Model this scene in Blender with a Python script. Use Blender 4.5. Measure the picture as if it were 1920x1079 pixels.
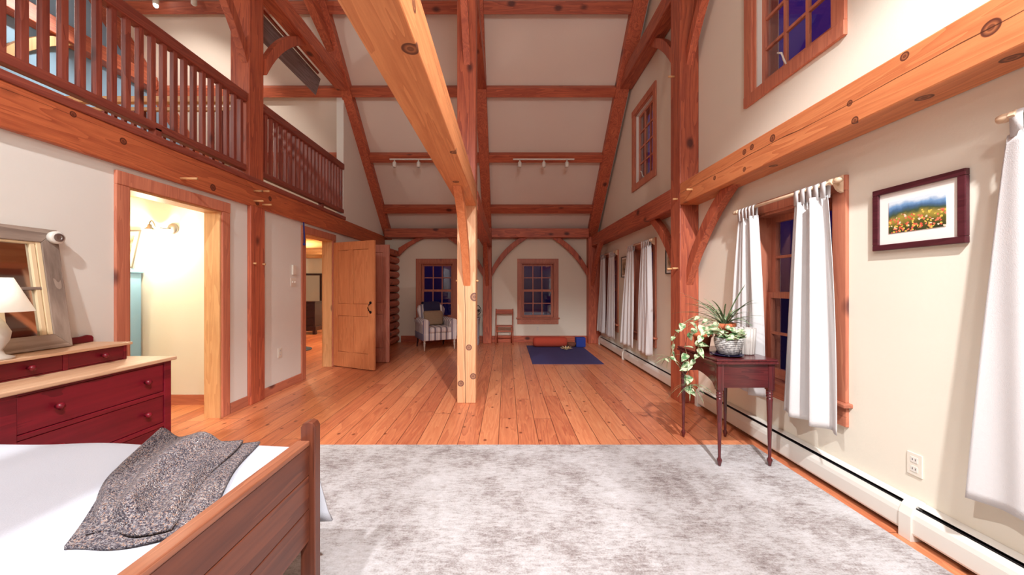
import bpy, bmesh, math, random
from mathutils import Vector, Matrix
from mathutils.geometry import tessellate_polygon
random.seed(7)
for o in list(bpy.data.objects): bpy.data.objects.remove(o)
S = bpy.context.scene
C = S.collection
PI = math.pi
# ---------------------------------------------------------------- camera
cd = bpy.data.cameras.new('camera'); cam = bpy.data.objects.new('camera', cd); C.objects.link(cam)
cam.location = (0, 0, 1.3); cam.rotation_euler = (PI/2, 0, 0)
cd.sensor_fit = 'HORIZONTAL'; cd.sensor_width = 36; cd.lens = 680/1920*36
cd.shift_x = (960-950)/1920; cd.shift_y = -(539.5-537)/1920
cd.clip_start = 0.02
S.camera = cam
# ---------------------------------------------------------------- world, exposure
w = bpy.data.worlds.new('night'); S.world = w; w.use_nodes = True
_t = w.node_tree; _tc = _t.nodes.new('ShaderNodeTexCoord'); _sp = _t.nodes.new('ShaderNodeSeparateXYZ'); _cr = _t.nodes.new('ShaderNodeValToRGB')
_t.links.new(_tc.outputs['Generated'], _sp.inputs[0]); _t.links.new(_sp.outputs[2], _cr.inputs[0]); _t.links.new(_cr.outputs[0], _t.nodes['Background'].inputs[0])
_cr.color_ramp.elements[0].position = 0.0; _cr.color_ramp.elements[0].color = (0.002, 0.0015, 0.012, 1)
_cr.color_ramp.elements[1].position = 0.55; _cr.color_ramp.elements[1].color = (0.018, 0.007, 0.09, 1)
w.node_tree.nodes['Background'].inputs[1].default_value = 1.0
S.view_settings.view_transform = 'Standard'; S.view_settings.look = 'None'
S.view_settings.gamma = 1; S.view_settings.use_curve_mapping = False
S.view_settings.exposure = 0.4
# ---------------------------------------------------------------- lights
def lamp(name, kind, loc, power, col=(1, 0.9, 0.8), size=0.1, target=None, spot=None, blend=0.6):
    l = bpy.data.lights.new(name, kind); l.energy = power; l.color = col
    if kind == 'AREA': l.shape = 'DISK'; l.size = size
    elif kind in ('POINT', 'SPOT'): l.shadow_soft_size = size
    if spot: l.spot_size = math.radians(spot); l.spot_blend = blend
    o = bpy.data.objects.new(name, l); C.objects.link(o); o.location = loc
    if target:
        o.rotation_euler = (Vector(target)-Vector(loc)).to_track_quat('-Z', 'Y').to_euler()
    return o
WARM = (0.98, 0.97, 1.0)
lamp('ceiling_spot', 'SPOT', (-1.7, -0.5, 4.2), 380, WARM, 0.06, (-1.3, 1.6, 0.0), 100, 0.5)
lamp('ceiling_spot', 'SPOT', (0.95, -0.4, 4.2), 820, WARM, 0.06, (1.15, 1.6, 0.0), 92, 0.35)
lamp('ceiling_spot', 'SPOT', (-0.2, -1.2, 4.6), 160, WARM, 0.15, (-0.2, 1.2, 0.0), 100)
lamp('ceiling_fill', 'AREA', (0.5, -1.6, 3.4), 62, WARM, 1.2, (0.0, 4.2, 7.0))  # unseen fill light, added to lift the far sloping ceiling
# ---------------------------------------------------------------- materials
def lin(c):
    return tuple(((v/255)/12.92 if v/255 <= 0.04045 else ((v/255+0.055)/1.055)**2.4) for v in c)+(1,)
class NT:
    def __init__(s, name):
        s.m = bpy.data.materials.new(name); s.m.use_nodes = True
        s.t = s.m.node_tree; s.b = s.t.nodes['Principled BSDF']
    def n(s, typ, **kw):
        x = s.t.nodes.new(typ)
        for k, v in kw.items():
            if k.startswith('i_'):
                key = k[2:]; key = int(key) if key.isdigit() else key.replace('_', ' ')
                if isinstance(v, bpy.types.NodeSocket): s.t.links.new(v, x.inputs[key])
                else: x.inputs[key].default_value = v
            else: setattr(x, k, v)
        return x
    def math(s, op, a, b=None, c=None):
        x = s.t.nodes.new('ShaderNodeMath'); x.operation = op
        for i, v in enumerate((a, b, c)):
            if v is None: continue
            if isinstance(v, bpy.types.NodeSocket): s.t.links.new(v, x.inputs[i])
            else: x.inputs[i].default_value = v
        return x.outputs[0]
    def mix(s, f, a, b, mode='MIX'):
        x = s.t.nodes.new('ShaderNodeMix'); x.data_type = 'RGBA'; x.blend_type = mode
        for i, v in ((0, f), (6, a), (7, b)):
            if isinstance(v, bpy.types.NodeSocket): s.t.links.new(v, x.inputs[i])
            else: x.inputs[i].default_value = v
        return x.outputs[2]
    def ramp(s, f, stops, interp='LINEAR'):
        x = s.t.nodes.new('ShaderNodeValToRGB'); s.t.links.new(f, x.inputs[0]); e = x.color_ramp.elements
        x.color_ramp.interpolation = interp
        while len(e) < len(stops): e.new(0.5)
        for i, (p, c) in enumerate(stops): e[i].position = p; e[i].color = c if len(c) == 4 else tuple(c)+(1,)
        return x.outputs[0]
    def co(s): return s.n('ShaderNodeTexCoord').outputs['Object']
    def set(s, k, v):
        if isinstance(v, bpy.types.NodeSocket): s.t.links.new(v, s.b.inputs[k])
        else: s.b.inputs[k].default_value = v
    def bump(s, h, st=0.2, d=0.01):
        x = s.n('ShaderNodeBump', i_Strength=st, i_Distance=d, i_Height=h); s.t.links.new(x.outputs[0], s.b.inputs['Normal'])
G = lambda v: (v, v, v, 1)
def plain(name, col, rough=0.6, metal=0.0, var=0.06, scale=6, bump=0.0, bscale=150, sheen=0):
    m = NT(name); c = lin(col); co = m.co()
    nz = m.n('ShaderNodeTexNoise', i_Vector=co, i_Scale=scale, i_Detail=4.0).outputs[0]
    m.set('Base Color', m.mix(nz, tuple(v*(1-var) for v in c[:3])+(1,), tuple(min(1, v*(1+var)) for v in c[:3])+(1,)))
    m.set('Roughness', rough); m.set('Metallic', metal)
    if bump:
        h = m.n('ShaderNodeTexNoise', i_Vector=co, i_Scale=bscale, i_Detail=2.0).outputs[0]; m.bump(h, bump, 0.004)
    if sheen: m.set('Sheen Weight', sheen)
    return m.m
def wood(name, light, dark, axis='Z', rough=0.45, knots=0.5, knotlist=(), crack=None, grain=1.0, coat=0.0, ksize=0.085):
    m = NT(name); co = m.co()
    oi = m.n('ShaderNodeObjectInfo').outputs['Random']
    off = m.n('ShaderNodeCombineXYZ', i_0=m.math('MULTIPLY', oi, 13.0), i_1=m.math('MULTIPLY', oi, 7.0), i_2=m.math('MULTIPLY', oi, 29.0)).outputs[0]
    v = m.n('ShaderNodeVectorMath', operation='ADD', i_0=co, i_1=off).outputs[0]
    sc = {'X': (0.07, 1, 1), 'Y': (1, 0.07, 1), 'Z': (1, 1, 0.07)}[axis]
    mp = m.n('ShaderNodeMapping', i_Vector=v, i_Scale=sc).outputs[0]
    wob = m.n('ShaderNodeTexNoise', i_Vector=mp, i_Scale=7.0, i_Detail=3.0, i_Distortion=0.6).outputs[0]
    fine = m.n('ShaderNodeTexNoise', i_Vector=mp, i_Scale=110.0*grain, i_Detail=5.0, i_Roughness=0.65).outputs[0]
    ring = m.math('FRACT', m.math('MULTIPLY', wob, 9.0*grain))
    f = m.math('ADD', m.math('MULTIPLY', ring, 0.35), m.math('ADD', m.math('MULTIPLY', fine, 0.55), m.math('MULTIPLY', wob, 0.25)))
    base = m.ramp(f, [(0.25, lin(dark)), (0.8, lin(light))])
    tone = m.math('ADD', m.math('MULTIPLY', oi, 0.25), 0.87)
    base = m.mix(1.0, base, m.n('ShaderNodeCombineColor', i_0=tone, i_1=tone, i_2=tone).outputs[0], 'MULTIPLY')
    dk = tuple(c*q for c, q in zip(lin(dark)[:3], (0.18, 0.16, 0.3)))+(1,)
    if knots > 0:
        ks = {'X': (0.62, 1, 1), 'Y': (1, 0.62, 1), 'Z': (1, 1, 0.62)}[axis]
        kv = m.n('ShaderNodeMapping', i_Vector=v, i_Scale=ks).outputs[0]
        vo = m.n('ShaderNodeTexVoronoi', i_Vector=kv, i_Scale=4.2)
        d = m.math('ADD', vo.outputs['Distance'], m.math('MULTIPLY', m.math('SUBTRACT', fine, 0.5), 0.03))
        keep = m.math('GREATER_THAN', m.n('ShaderNodeSeparateColor', i_0=vo.outputs['Color']).outputs[0], 1-knots)
        k = m.math('MULTIPLY', m.n('ShaderNodeMapRange', i_0=d, i_1=ksize*2.6, i_2=ksize*1.2, i_3=0.0, i_4=1.0).outputs[0], keep)
        base = m.mix(m.math('MULTIPLY', k, 0.85), base, dk)
    for (kx, ky, kz, kr) in knotlist:
        dist = m.n('ShaderNodeVectorMath', operation='DISTANCE', i_0=co, i_1=(kx, ky, kz)).outputs['Value']
        ringk = m.ramp(m.math('DIVIDE', dist, kr), [(0.0, (0.75, 0.75, 0.75)), (0.3, (0.85, 0.85, 0.85)), (0.45, (0.45, 0.45, 0.45)), (0.6, (0.7, 0.7, 0.7)), (0.78, (0.95, 0.95, 0.95)), (0.9, (0.9, 0.9, 0.9)), (1.0, (0, 0, 0))])
        base = m.mix(ringk, base, dk)
    if crack:
        pa, pos, wd = crack   # perpendicular axis index, position, width
        sp = m.n('ShaderNodeSeparateXYZ', i_0=co)
        n1 = m.n('ShaderNodeTexNoise', i_Vector=mp, i_Scale=9.0, i_Detail=3.0).outputs[0]
        dd = m.math('ABSOLUTE', m.math('SUBTRACT', m.math('ADD', sp.outputs[pa], m.math('MULTIPLY', m.math('SUBTRACT', n1, 0.5), 0.10)), pos))
        cr = m.n('ShaderNodeMapRange', i_0=dd, i_1=wd, i_2=wd*0.4, i_3=0.0, i_4=0.9).outputs[0]
        base = m.mix(cr, base, tuple(c*0.12 for c in lin(dark)[:3])+(1,))
    m.set('Base Color', base); m.set('Roughness', rough)
    if coat: m.set('Coat Weight', coat); m.set('Coat Roughness', 0.2)
    m.bump(fine, 0.12, 0.003)
    return m.m
TL, TD = (198, 106, 72), (138, 60, 46)
MT = {a: wood('timber_'+a, TL, TD, a, 0.5, 0.45) for a in 'XYZ'}
MTd = MT
MTR = {a: wood('trim_'+a, (202, 128, 98), (172, 98, 76), a, 0.45, 0.12) for a in 'XYZ'}
MPINE = {a: wood('pale_pine_'+a, (226, 178, 124), (202, 146, 94), a, 0.5, 0.25) for a in 'XYZ'}
MDOOR = wood('door_pine', (220, 148, 98), (194, 118, 74), 'Z', 0.4, 0.0)
MRAIL = {a: wood('rail_wood_'+a, (160, 84, 66), (118, 50, 42), a, 0.4, 0.1) for a in 'XYZ'}
MMAH = {a: wood('mahogany_'+a, (96, 34, 36), (62, 18, 24), a, 0.22, 0.0, coat=0.4) for a in 'XYZ'}
MRED = {a: wood('red_paint_'+a, (128, 22, 38), (88, 10, 24), a, 0.35, 0.12, grain=0.5, ksize=0.03) for a in 'XYZ'}
MBED = {a: wood('bed_wood_'+a, (116, 62, 42), (78, 38, 28), a, 0.35, 0.06, grain=0.6) for a in 'XYZ'}
MROD = {a: wood('rod_wood_'+a, (228, 200, 168), (206, 172, 138), a, 0.5, 0) for a in 'XYZ'}
MGREYWOOD = {a: wood('weathered_'+a, (178, 160, 144), (120, 102, 90), a, 0.8, 0.2, grain=0.5) for a in 'XYZ'}
MBARE = {a: wood('bare_top_'+a, (226, 186, 150), (196, 146, 108), a, 0.5, 0.15) for a in 'XYZ'}
MWALL = plain('plaster', (234, 228, 210), 0.9, 0, 0.025, 2.5, 0.15, 60)
MWALLW = plain('plaster_white', (232, 231, 222), 0.9, 0, 0.02, 2.5, 0.1, 60)
MCEIL = plain('plaster_ceiling', (228, 214, 200), 0.9, 0, 0.03, 2, 0.15, 60)
MBLUE = plain('blue_wall_paint', (150, 186, 212), 0.85, 0, 0.02, 2, 0.1, 60)
MBLK = plain('black', (18, 17, 20), 0.4)
MDARK = plain('dark_gap', (22, 18, 20), 0.8)
MIRON = plain('black_iron', (26, 24, 28), 0.45, 0.6)
MWHITE = plain('white_enamel', (226, 224, 214), 0.4, 0, 0.02)
MPLATE = plain('ivory_plastic', (232, 226, 210), 0.4, 0, 0.01)
MSTEEL = plain('brushed_steel', (170, 168, 165), 0.35, 0.9)
MBROWNDARK = plain('espresso_wood', (52, 28, 34), 0.35)
MTEAL = plain('teal_paint', (142, 190, 226), 0.5, 0, 0.05)
MTERRA = plain('terracotta', (196, 106, 66), 0.8, 0, 0.1, 20)
MSOIL = plain('soil', (48, 34, 26), 0.95, 0, 0.3, 60, 0.6, 80)
MNAVY = plain('navy_throw', (40, 34, 66), 0.9, 0, 0.1, 30, 0.4, 120)
MMAT = plain('exercise_mat_vinyl', (62, 56, 104), 0.85, 0, 0.12, 5, 0.3, 300)
MBOLST = plain('rust_fabric', (190, 74, 52), 0.9, 0, 0.06, 30, 0.3, 200)
MBLOCK = plain('blue_foam', (26, 52, 140), 0.7, 0, 0.05)
MTANC = plain('tan_knit', (150, 122, 96), 0.95, 0, 0.15, 40, 0.5, 90)
MBEDW = plain('white_coverlet', (196, 200, 208), 0.95, 0, 0.015, 8, 0.25, 220)
MCURT = plain('white_linen', (208, 206, 204), 0.9, 0, 0.02, 60, 0.25, 260)
MBASKET = plain('wicker', (120, 70, 50), 0.8, 0, 0.3, 60, 0.8, 90)
MPETAL = plain('cream_petal', (226, 200, 150), 0.6)
MGREYBOARD = wood('grey_board', (150, 138, 136), (104, 94, 94), 'Y', 0.5, 0.0)
MCOPPER = plain('copper', (196, 120, 96), 0.3, 0.9)
MSHELLGLASS = plain('hob', (60, 60, 60), 0.3)
def emis(name, col, st):
    m = NT(name); m.set('Base Color', lin(col)); m.set('Emission Color', lin(col)); m.set('Emission Strength', st); return m.m
def floor_mat():
    m = NT('pine_floor'); co = m.n('ShaderNodeTexCoord').outputs['Object']
    sp = m.n('ShaderNodeSeparateXYZ', i_0=co); W = 0.168
    xb = m.math('DIVIDE', sp.outputs[0], W); idx = m.math('FLOOR', xb); fr = m.math('FRACT', xb)
    r = m.n('ShaderNodeTexWhiteNoise', noise_dimensions='1D', i_W=idx).outputs['Value']
    yy = m.math('ADD', sp.outputs[1], m.math('MULTIPLY', r, 5.0)); yb = m.math('DIVIDE', yy, 3.4)
    r2 = m.n('ShaderNodeTexWhiteNoise', noise_dimensions='1D', i_W=m.math('ADD', m.math('MULTIPLY', idx, 7.3), m.math('FLOOR', yb))).outputs['Value']
    v = m.n('ShaderNodeCombineXYZ', i_0=m.math('ADD', sp.outputs[0], m.math('MULTIPLY', r2, 9.0)), i_1=m.math('MULTIPLY', yy, 0.08), i_2=r2).outputs[0]
    fine = m.n('ShaderNodeTexNoise', i_Vector=v, i_Scale=70.0, i_Detail=6.0, i_Roughness=0.65).outputs[0]
    wob = m.n('ShaderNodeTexNoise', i_Vector=v, i_Scale=9.0, i_Detail=3.0, i_Distortion=0.8).outputs[0]
    ring = m.math('FRACT', m.math('MULTIPLY', wob, 7.0))
    f = m.math('ADD', m.math('MULTIPLY', fine, 0.5), m.math('ADD', m.math('MULTIPLY', ring, 0.22), m.math('MULTIPLY', r2, 0.3)))
    base = m.ramp(f, [(0.2, lin((174, 90, 62))), (0.55, lin((214, 132, 90))), (0.9, lin((234, 162, 114)))])
    kv = m.n('ShaderNodeCombineXYZ', i_0=m.math('ADD', sp.outputs[0], m.math('MULTIPLY', r2, 3.0)), i_1=m.math('MULTIPLY', yy, 0.7), i_2=0.0).outputs[0]
    vo = m.n('ShaderNodeTexVoronoi', voronoi_dimensions='2D', i_Vector=kv, i_Scale=4.0)
    keep = m.math('GREATER_THAN', m.n('ShaderNodeSeparateColor', i_0=vo.outputs['Color']).outputs[0], 0.45)
    k = m.math('MULTIPLY', m.n('ShaderNodeMapRange', i_0=vo.outputs['Distance'], i_1=0.075, i_2=0.03, i_3=0.0, i_4=0.8).outputs[0], keep)
    base = m.mix(k, base, lin((104, 44, 26)))
    e1 = m.math('MINIMUM', fr, m.math('SUBTRACT', 1.0, fr)); g1 = m.math('LESS_THAN', e1, 0.016)
    fy = m.math('FRACT', yb); g2 = m.math('LESS_THAN', fy, 0.0012)
    g = m.math('MAXIMUM', g1, g2)
    base = m.mix(m.math('MULTIPLY', g, 0.85), base, lin((74, 30, 20)))
    m.set('Base Color', base); m.set('Roughness', m.n('ShaderNodeMapRange', i_0=fine, i_3=0.22, i_4=0.42).outputs[0])
    m.bump(m.math('SUBTRACT', m.math('MULTIPLY', fine, 0.15), g), 0.25, 0.002)
    return m.m
MFLOOR = floor_mat()
def rug_mat():
    m = NT('distressed_rug'); co = m.co()
    n1 = m.n('ShaderNodeTexNoise', i_Vector=co, i_Scale=2.6, i_Detail=9.0, i_Roughness=0.72).outputs[0]
    mp = m.n('ShaderNodeMapping', i_Vector=co, i_Scale=(1.0, 3.2, 1.0), i_Rotation=(0, 0, 0.35)).outputs[0]
    n2 = m.n('ShaderNodeTexNoise', i_Vector=mp, i_Scale=16.0, i_Detail=9.0, i_Roughness=0.78).outputs[0]
    n3 = m.n('ShaderNodeTexNoise', i_Vector=co, i_Scale=130.0, i_Detail=3.0).outputs[0]
    f = m.math('ADD', m.math('MULTIPLY', n1, 0.5), m.math('ADD', m.math('MULTIPLY', n2, 0.4), m.math('MULTIPLY', n3, 0.15)))
    base = m.ramp(f, [(0.40, lin((110, 98, 96))), (0.47, lin((152, 144, 141))), (0.54, lin((184, 181, 180))), (0.64, lin((204, 203, 204)))])
    m.set('Base Color', base); m.set('Roughness', 0.95); m.bump(m.math('ADD', n3, n2), 0.5, 0.006)
    return m.m
MRUG = rug_mat()
def knit_mat():
    m = NT('tweed_knit'); co = m.co()
    vo = m.n('ShaderNodeTexVoronoi', i_Vector=co, i_Scale=300.0)
    r = m.n('ShaderNodeSeparateColor', i_0=vo.outputs['Color']).outputs[0]
    big = m.n('ShaderNodeTexNoise', i_Vector=co, i_Scale=6.0, i_Detail=3.0).outputs[0]
    f = m.math('ADD', m.math('MULTIPLY', r, 0.75), m.math('MULTIPLY', big, 0.3))
    m.set('Base Color', m.ramp(f, [(0.2, lin((58, 50, 58))), (0.5, lin((112, 104, 110))), (0.72, lin((160, 154, 154))), (0.88, lin((168, 132, 112))), (0.95, lin((226, 224, 220)))]))
    m.set('Roughness', 1.0); m.bump(m.math('SUBTRACT', 1.0, vo.outputs['Distance']), 0.9, 0.006)
    return m.m
MKNIT = knit_mat()
def stripe_mat(name, axis):
    m = NT(name); sp = m.n('ShaderNodeSeparateXYZ', i_0=m.co())
    f = m.math('FRACT', m.math('DIVIDE', m.math('ADD', sp.outputs[axis], 5.0), 0.118))
    W_, B_, G_ = lin((222, 210, 204)), lin((122, 112, 128)), lin((176, 156, 142))
    m.set('Base Color', m.ramp(f, [(0, W_), (0.3, G_), (0.38, B_), (0.6, G_), (0.68, W_), (0.8, B_), (0.84, W_)], 'CONSTANT'))
    m.set('Roughness', 0.95); return m.m
MSTX, MSTY = stripe_mat('ticking_stripe_x', 0), stripe_mat('ticking_stripe_y', 1)
def glass_mat(name='window_glass', tint=(1, 1, 1)):
    m = NT(name); nt = m.t
    tr = m.n('ShaderNodeBsdfTransparent'); tr.inputs[0].default_value = tuple(tint)+(1,)
    gl = m.n('ShaderNodeBsdfGlossy'); gl.inputs['Roughness'].default_value = 0.02
    fr = m.n('ShaderNodeLayerWeight', i_Blend=0.5)
    mx = m.n('ShaderNodeMixShader', i_0=m.math('ADD', m.math('MULTIPLY', m.math('POWER', fr.outputs['Facing'], 4.0), 0.6), 0.05)); nt.links.new(tr.outputs[0], mx.inputs[1]); nt.links.new(gl.outputs[0], mx.inputs[2])
    nt.links.new(mx.outputs[0], nt.nodes['Material Output'].inputs[0]); return m.m
MGLASS = glass_mat()
MMIRROR = plain('mirror_glass', (190, 190, 190), 0.04, 1.0, 0.0)
def pot_mat():
    m = NT('silver_pot'); co = m.co()
    n = m.n('ShaderNodeTexNoise', i_Vector=co, i_Scale=60.0, i_Detail=6.0).outputs[0]
    w_ = m.n('ShaderNodeTexWave', i_Vector=co, i_Scale=22.0, i_Distortion=3.0, bands_direction='Z').outputs[0]
    m.set('Base Color', m.ramp(m.math('ADD', m.math('MULTIPLY', n, 0.7), m.math('MULTIPLY', w_, 0.2)), [(0.35, lin((112, 110, 108))), (0.6, lin((214, 212, 206)))]))
    m.set('Roughness', 0.5); m.bump(n, 0.6, 0.004); return m.m
MPOT = pot_mat()
def leaf_mat(name, c1, c2, axis=0, scale=1):
    m = NT(name); co = m.co()
    n = m.n('ShaderNodeTexNoise', i_Vector=co, i_Scale=45.0*scale, i_Detail=3.0).outputs[0]
    m.set('Base Color', m.ramp(n, [(0.42, lin(c1)), (0.56, lin(c2))])); m.set('Roughness', 0.45); return m.m
MLEAF = leaf_mat('spider_leaf', (84, 118, 82), (150, 170, 128))
MPOTHOS = leaf_mat('pothos_leaf', (84, 124, 76), (200, 206, 168), 0, 0.7)
MSTEM = plain('stem', (150, 130, 96), 0.6)
def landscape_mat(h):
    m = NT('mountain_meadow_painting'); co = m.co(); sp = m.n('ShaderNodeSeparateXYZ', i_0=co)
    n = m.n('ShaderNodeTexNoise', i_Vector=co, i_Scale=12.0, i_Detail=5.0).outputs[0]
    n2 = m.n('ShaderNodeTexVoronoi', i_Vector=co, i_Scale=120.0)
    t = m.math('ADD', m.math('DIVIDE', sp.outputs[2], h), m.math('MULTIPLY', m.math('SUBTRACT', n, 0.5), 0.45))
    base = m.ramp(t, [(0.0, lin((44, 54, 34))), (0.25, lin((88, 88, 40))), (0.45, lin((170, 150, 66))), (0.56, lin((66, 84, 60))), (0.68, lin((70, 104, 140))), (0.8, lin((120, 160, 200))), (0.9, lin((214, 226, 232)))])
    c = m.n('ShaderNodeSeparateColor', i_0=n2.outputs['Color'])
    fl = m.math('MULTIPLY', m.math('GREATER_THAN', c.outputs[0], 0.68), m.math('LESS_THAN', t, 0.5))
    flc = m.ramp(c.outputs[1], [(0.0, lin((222, 120, 90))), (0.4, lin((236, 196, 90))), (0.7, lin((220, 90, 70))), (0.9, lin((240, 210, 180)))], 'CONSTANT')
    base = m.mix(fl, base, flc)
    m.set('Base Color', base); m.set('Roughness', 0.3); return m.m
# ---------------------------------------------------------------- mesh helpers
def nb(): return bmesh.new()
def bx(bm, x0, x1, y0, y1, z0, z1):
    v = [bm.verts.new((x, y, z)) for x in (x0, x1) for y in (y0, y1) for z in (z0, z1)]
    for f in ((0, 1, 3, 2), (4, 6, 7, 5), (0, 4, 5, 1), (2, 3, 7, 6), (0, 2, 6, 4), (1, 5, 7, 3)): bm.faces.new([v[i] for i in f])
    return v
def B(*a):
    bm = nb(); bx(bm, *a); return bm
def lathe(bm, prof, c=(0, 0, 0), seg=24, axis='Z'):
    rings = []
    for r, h in prof:
        ring = []
        for i in range(seg):
            a = 2*PI*i/seg; x, y = r*math.cos(a), r*math.sin(a)
            p = {'Z': (x, y, h), 'X': (h, x, y), 'Y': (x, h, y)}[axis]
            ring.append(bm.verts.new(Vector(p)+Vector(c)))
        rings.append(ring)
    for a, b in zip(rings, rings[1:]):
        for i in range(seg): bm.faces.new((a[i], a[(i+1) % seg], b[(i+1) % seg], b[i]))
    if prof[0][0] > 1e-6: bm.faces.new(rings[0][::-1])
    if prof[-1][0] > 1e-6: bm.faces.new(rings[-1])
    return bm
def tube(bm, pts, r, seg=8, caps=True):
    pts = [Vector(p) for p in pts]; rings = []
    up = Vector((0.0123, 0.071, 1)).normalized()
    for i, p in enumerate(pts):
        t = (pts[min(i+1, len(pts)-1)]-pts[max(i-1, 0)]).normalized()
        s = t.cross(up)
        if s.length < 0.05: s = t.cross(Vector((1, 0, 0)))
        s.normalize(); n = s.cross(t); rr = r[i] if isinstance(r, (list, tuple)) else r
        rings.append([bm.verts.new(p+(s*math.cos(2*PI*k/seg)+n*math.sin(2*PI*k/seg))*rr) for k in range(seg)])
    for a, b in zip(rings, rings[1:]):
        for i in range(seg): bm.faces.new((a[i], a[(i+1) % seg], b[(i+1) % seg], b[i]))
    if caps: bm.faces.new(rings[0][::-1]); bm.faces.new(rings[-1])
    return bm
def prism(bm, outline, fn, t0, t1):
    """outline: list of (a,b); fn(a,b,t)->xyz"""
    lo = [bm.verts.new(fn(a, b, t0)) for a, b in outline]; hi = [bm.verts.new(fn(a, b, t1)) for a, b in outline]
    n = len(outline)
    bm.faces.new(lo[::-1]); bm.faces.new(hi)
    for i in range(n): bm.faces.new((lo[i], lo[(i+1) % n], hi[(i+1) % n], hi[i]))
    return bm
def slab(bm, loops, fn, t0, t1):
    allp = [p for l in loops for p in l]
    tris = tessellate_polygon([[Vector((a, b, 0)) for a, b in l] for l in loops])
    lo = [bm.verts.new(fn(a, b, t0)) for a, b in allp]; hi = [bm.verts.new(fn(a, b, t1)) for a, b in allp]
    for t in tris:
        try: bm.faces.new([lo[i] for i in t]); bm.faces.new([hi[i] for i in t][::-1])
        except ValueError: pass
    k = 0
    for l in loops:
        n = len(l)
        for i in range(n): bm.faces.new((lo[k+i], lo[k+(i+1) % n], hi[k+(i+1) % n], hi[k+i]))
        k += n
    return bm
def rect(a0, a1, b0, b1): return [(a0, b0), (a1, b0), (a1, b1), (a0, b1)]
MAT = {}
def finish(me_bm, name, mat, bevel=0, smooth=False, sub=0, solid=0):
    bmesh.ops.recalc_face_normals(me_bm, faces=me_bm.faces)
    me = bpy.data.meshes.new(name); me_bm.to_mesh(me); me_bm.free()
    o = bpy.data.objects.new(name, me); C.objects.link(o)
    if mat: me.materials.append(mat)
    if smooth:
        for p in me.polygons: p.use_smooth = True
    if solid: md = o.modifiers.new('s', 'SOLIDIFY'); md.thickness = solid; md.offset = 0
    if sub: md = o.modifiers.new('u', 'SUBSURF'); md.levels = sub; md.render_levels = sub
    if bevel:
        md = o.modifiers.new('b', 'BEVEL'); md.width = bevel; md.segments = 2; md.limit_method = 'ANGLE'; md.angle_limit = math.radians(40)
    if smooth == 'auto':
        try: me.shade_auto_smooth()
        except Exception: pass
    return o
def thing(name, label, cat, loc=(0, 0, 0), rz=0, group=None, kind=None):
    o = bpy.data.objects.new(name, None); C.objects.link(o); o.location = loc; o.rotation_euler = (0, 0, rz)
    o.empty_display_size = 0.1
    if label: o['label'] = label
    if cat: o['category'] = cat
    if group: o['group'] = group
    if kind: o['kind'] = kind
    MAT[o.name] = Matrix.Translation(loc) @ Matrix.Rotation(rz, 4, 'Z')
    return o
def part(name, bm, mat, parent, local=False, label=None, **kw):
    M_ = MAT[parent.name]
    if not local: bmesh.ops.transform(bm, matrix=M_.inverted(), verts=bm.verts)
    o = finish(bm, name, mat, **kw); o.parent = parent; MAT[o.name] = M_
    if label: o['label'] = label
    return o
def solo(name, bm, mat, label=None, cat=None, group=None, kind=None, **kw):
    xs = [v.co.x for v in bm.verts]; ys = [v.co.y for v in bm.verts]; zs = [v.co.z for v in bm.verts]
    c = Vector(((min(xs)+max(xs))/2, (min(ys)+max(ys))/2, min(zs)))
    bmesh.ops.translate(bm, vec=-c, verts=bm.verts)
    o = finish(bm, name, mat, **kw); o.location = c; MAT[o.name] = Matrix.Translation(c)
    if label: o['label'] = label
    if cat: o['category'] = cat
    if group: o['group'] = group
    if kind: o['kind'] = kind
    return o
def struct(name, bm, mat, **kw): return solo(name, bm, mat, kind='structure', **kw)
def copy_tree(o, parent=None):
    c = o.copy(); C.objects.link(c); c.parent = parent
    MAT[c.name] = MAT.get(o.name, Matrix())
    for ch in [x for x in bpy.data.objects if x.parent == o]: copy_tree(ch, c)
    return c
# ================================================================= ROOM SHELL
XR, XL, YF, YN = 2.13, -2.83, 8.42, -3.2
RZ = lambda y: 10.79-y          # underside of rafters, far slope
YR = 1.9                        # ridge
def roofz(y): return min(11.0-y, 11.0-2*YR+y)
XG = -6.12
struct('floor', B(-8.2, 2.35, YN-0.2, 12.0, -0.12, 0.0), MFLOOR)
yzR = lambda a, b, t: (t, a, b)
# right wall with window openings (y0,y1,z0,z1)
WR = [(0.62, 1.38, 0.55, 1.90), (2.35, 3.11, 0.55, 1.90), (5.24, 6.02, 0.55, 1.90), (6.98, 7.76, 0.55, 1.90)]
WU = [(2.36, 3.13, 2.97, 4.13), (5.24, 6.02, 2.97, 4.13)]
out = [(YN, 0), (YF+0.2, 0), (YF+0.2, roofz(YF+0.2)), (YR, roofz(YR)), (YN, roofz(YN))]
struct('wall_right', slab(nb(), [out]+[rect(*w_) for w_ in WR+WU], yzR, XR, XR+0.22), MWALL)
# far wall
WF = [(-2.01, -1.24, 0.55, 1.84), (0.34, 1.107, 0.55, 1.84)]
struct('wall_far', slab(nb(), [rect(XL-0.14, XR+0.22, 0, 2.62)]+[rect(*w_) for w_ in WF], lambda a, b, t: (a, t, b), YF, YF+0.22), MWALL)
struct('wall_near', B(XG, XR+0.2, YN-0.15, YN, 0, roofz(YN)+0.1), MWALL)
# left wall
struct('wall_left', slab(nb(), [rect(YN, YF, -0.06, 2.42), rect(2.705, 3.59, -0.002, 2.04), rect(5.08, 5.87, -0.002, 2.04)], yzR, XL-0.14, XL), MWALLW)
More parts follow.
